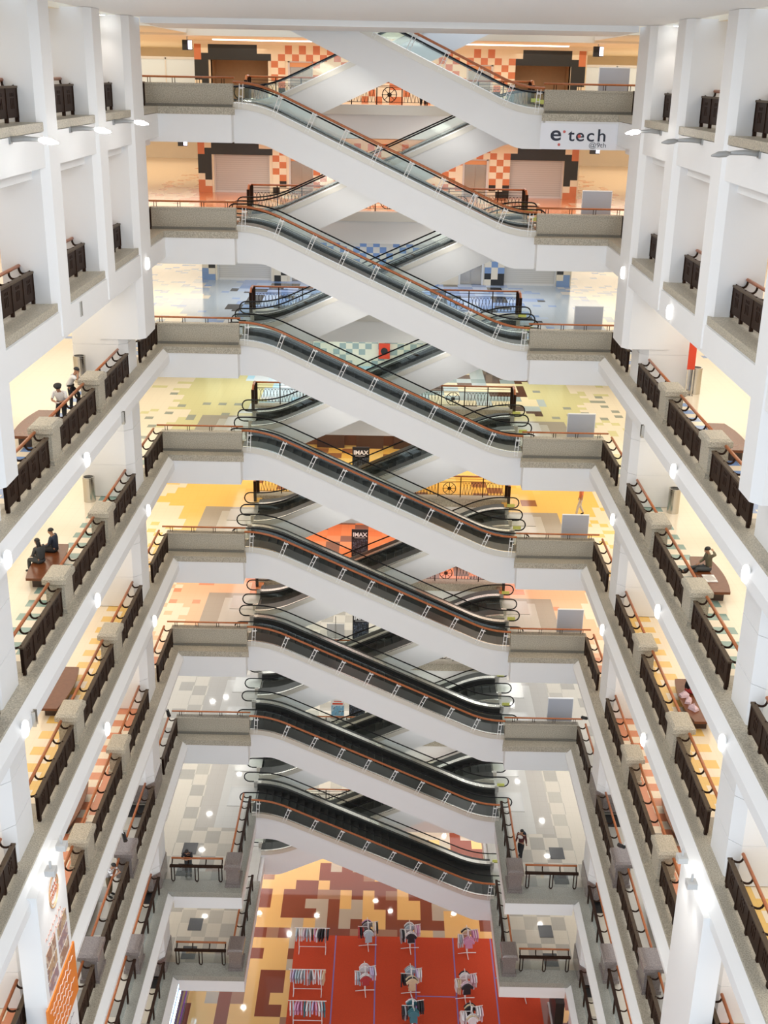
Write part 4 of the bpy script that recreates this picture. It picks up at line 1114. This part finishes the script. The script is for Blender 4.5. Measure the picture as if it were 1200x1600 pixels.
person('man in white striped shirt and khaki trousers leaning on the left rail', (-10.27, 37.15, -28.8), RZ - .2, LEAN, 'striped', 'khaki', 'short', 'short')
person('person in black shirt leaning on the front rail of the left platform', (-8.62, 44.62, -33.6), PI, LEAN, 'black', 'charcoal', 'short', 'short')
def backpack(t, D):
    b = MB(); b.ball((.0, -.22, 1.22), .16, .11, .21, 10); b.build('backpack', CLM['navy'], t, True)
    b = MB(); b.ball((.02, .12, 1.30), .14, .08, .09, 10); b.build('pale_scarf', CLM['pale'], t, True)
person('woman with long black hair, dark red top and backpack walking beside the platform rail', (6.98, 46.35, -33.6), PI - .5, dict(al=(.10, -.22, .12), kl=(.10, -.02, .50), tl=(.10, -.08, .04), ar=(-.10, .18, .09), kr=(-.10, .16, .50), tr=(-.10, .34, .05), wl=(.24, .14, .92), wr=(-.24, -.06, .88)), 'dark red', 'black', 'long', 'long', backpack)
SIT = dict(pelvis=(0, 0, .54), waist=(0, .02, .68), chest=(0, .06, .90), neck=(0, .09, 1.06), head=(0, .13, 1.17), crown=(0, .14, 1.26), sl=(.18, .06, 1.00), sr=(-.18, .06, 1.00),
           el=(.24, .12, .76), er=(-.24, .12, .76), wl=(.12, .32, .66), wr=(-.12, .32, .66), hl=(.09, .04, .52), hr=(-.09, .04, .52), kl=(.12, .46, .52), kr=(-.12, .46, .52),
           al=(.12, .48, .10), ar=(-.12, .48, .10), tl=(.13, .64, .05), tr=(-.13, .64, .05))
person('woman with long black hair and grey top sitting on the left bench, green-tiled level', (-11.22, 35.55, -14.4), RZ + 2.6, dict(SIT, face=(.3, .9, -.4)), 'charcoal', 'charcoal', 'long', 'long')
person('man in dark navy shirt and black trousers sitting on the left bench beside a woman', (-11.02, 36.55, -14.4), RZ + 3.0, SIT, 'navy', 'black', 'short', 'long')
person('man in olive shirt sitting with one arm behind his head, right bench', (11.12, 36.05, -14.4), PI / 2, dict(SIT, er=(-.34, -.06, 1.14), wr=(-.14, -.03, 1.20), kl=(.12, .46, .50), al=(.10, .86, .34), tl=(.10, .98, .44)), 'olive', 'charcoal', 'short', 'long')
person('woman with long black hair sitting beside pink bags on the right bench', (10.98, 36.35, -19.2), -PI / 2 - .4, SIT, 'black', 'red', 'long', 'long')
person('person in dark trousers standing behind the far railing, top level', (1.6, 58.6, 0), PI, {}, 'charcoal', 'black', 'short', 'short')
person('person in orange-red shirt and pale trousers walking behind the display board, yellow-tiled level', (10.0, 54.9, -19.2), PI / 2, dict(al=(.10, -.2, .12), kl=(.1, 0, .5), tl=(.1, -.06, .04), kr=(-.1, .14, .5), ar=(-.1, .2, .09), tr=(-.1, .36, .05)), 'orange red', 'pale', 'short', 'short')
# papers and bags on the right benches
t = thing('paper_stack', 'white papers lying on the right bench beside the seated man', 'papers', (10.98, 35.35, -13.97))
MB().box(-.2, .2, -.28, .28, .0, .03).build('sheet', WHT, t); b = MB(); b.box(-.16, .16, -.2, .2, .031, .035); b.xform(Matrix.Rotation(.3, 4, 'Z')); b.build('sheet', CLM['pale'], t)
def mk_bag():
    t = thing('shopping_bag', 'x', 'bag')
    b = MB(); b.tbox(0, 0, 0, .09, .16, .11, .15, .08); b.tbox(.02, .0, .09, .18, .15, .08, .06, .02); b.build('bag_body', GM['pale pink'], t); MB().tube([(-.06, 0, .17), (0, 0, .24), (.08, 0, .17)], .01, 4).build('handle', GM['pale pink'], t)
    return t
place('bag', mk_bag, (10.80, 36.0, -18.77), .3, 'pale pink bag farthest along the right bench, yellow-tiled level')
place('bag', mk_bag, (10.86, 35.6, -18.77), 1.2, 'pale pink bag in the middle of three on the right bench')
place('bag', mk_bag, (10.92, 35.1, -18.77), 2.2, 'pale pink bag nearest of three on the right bench')
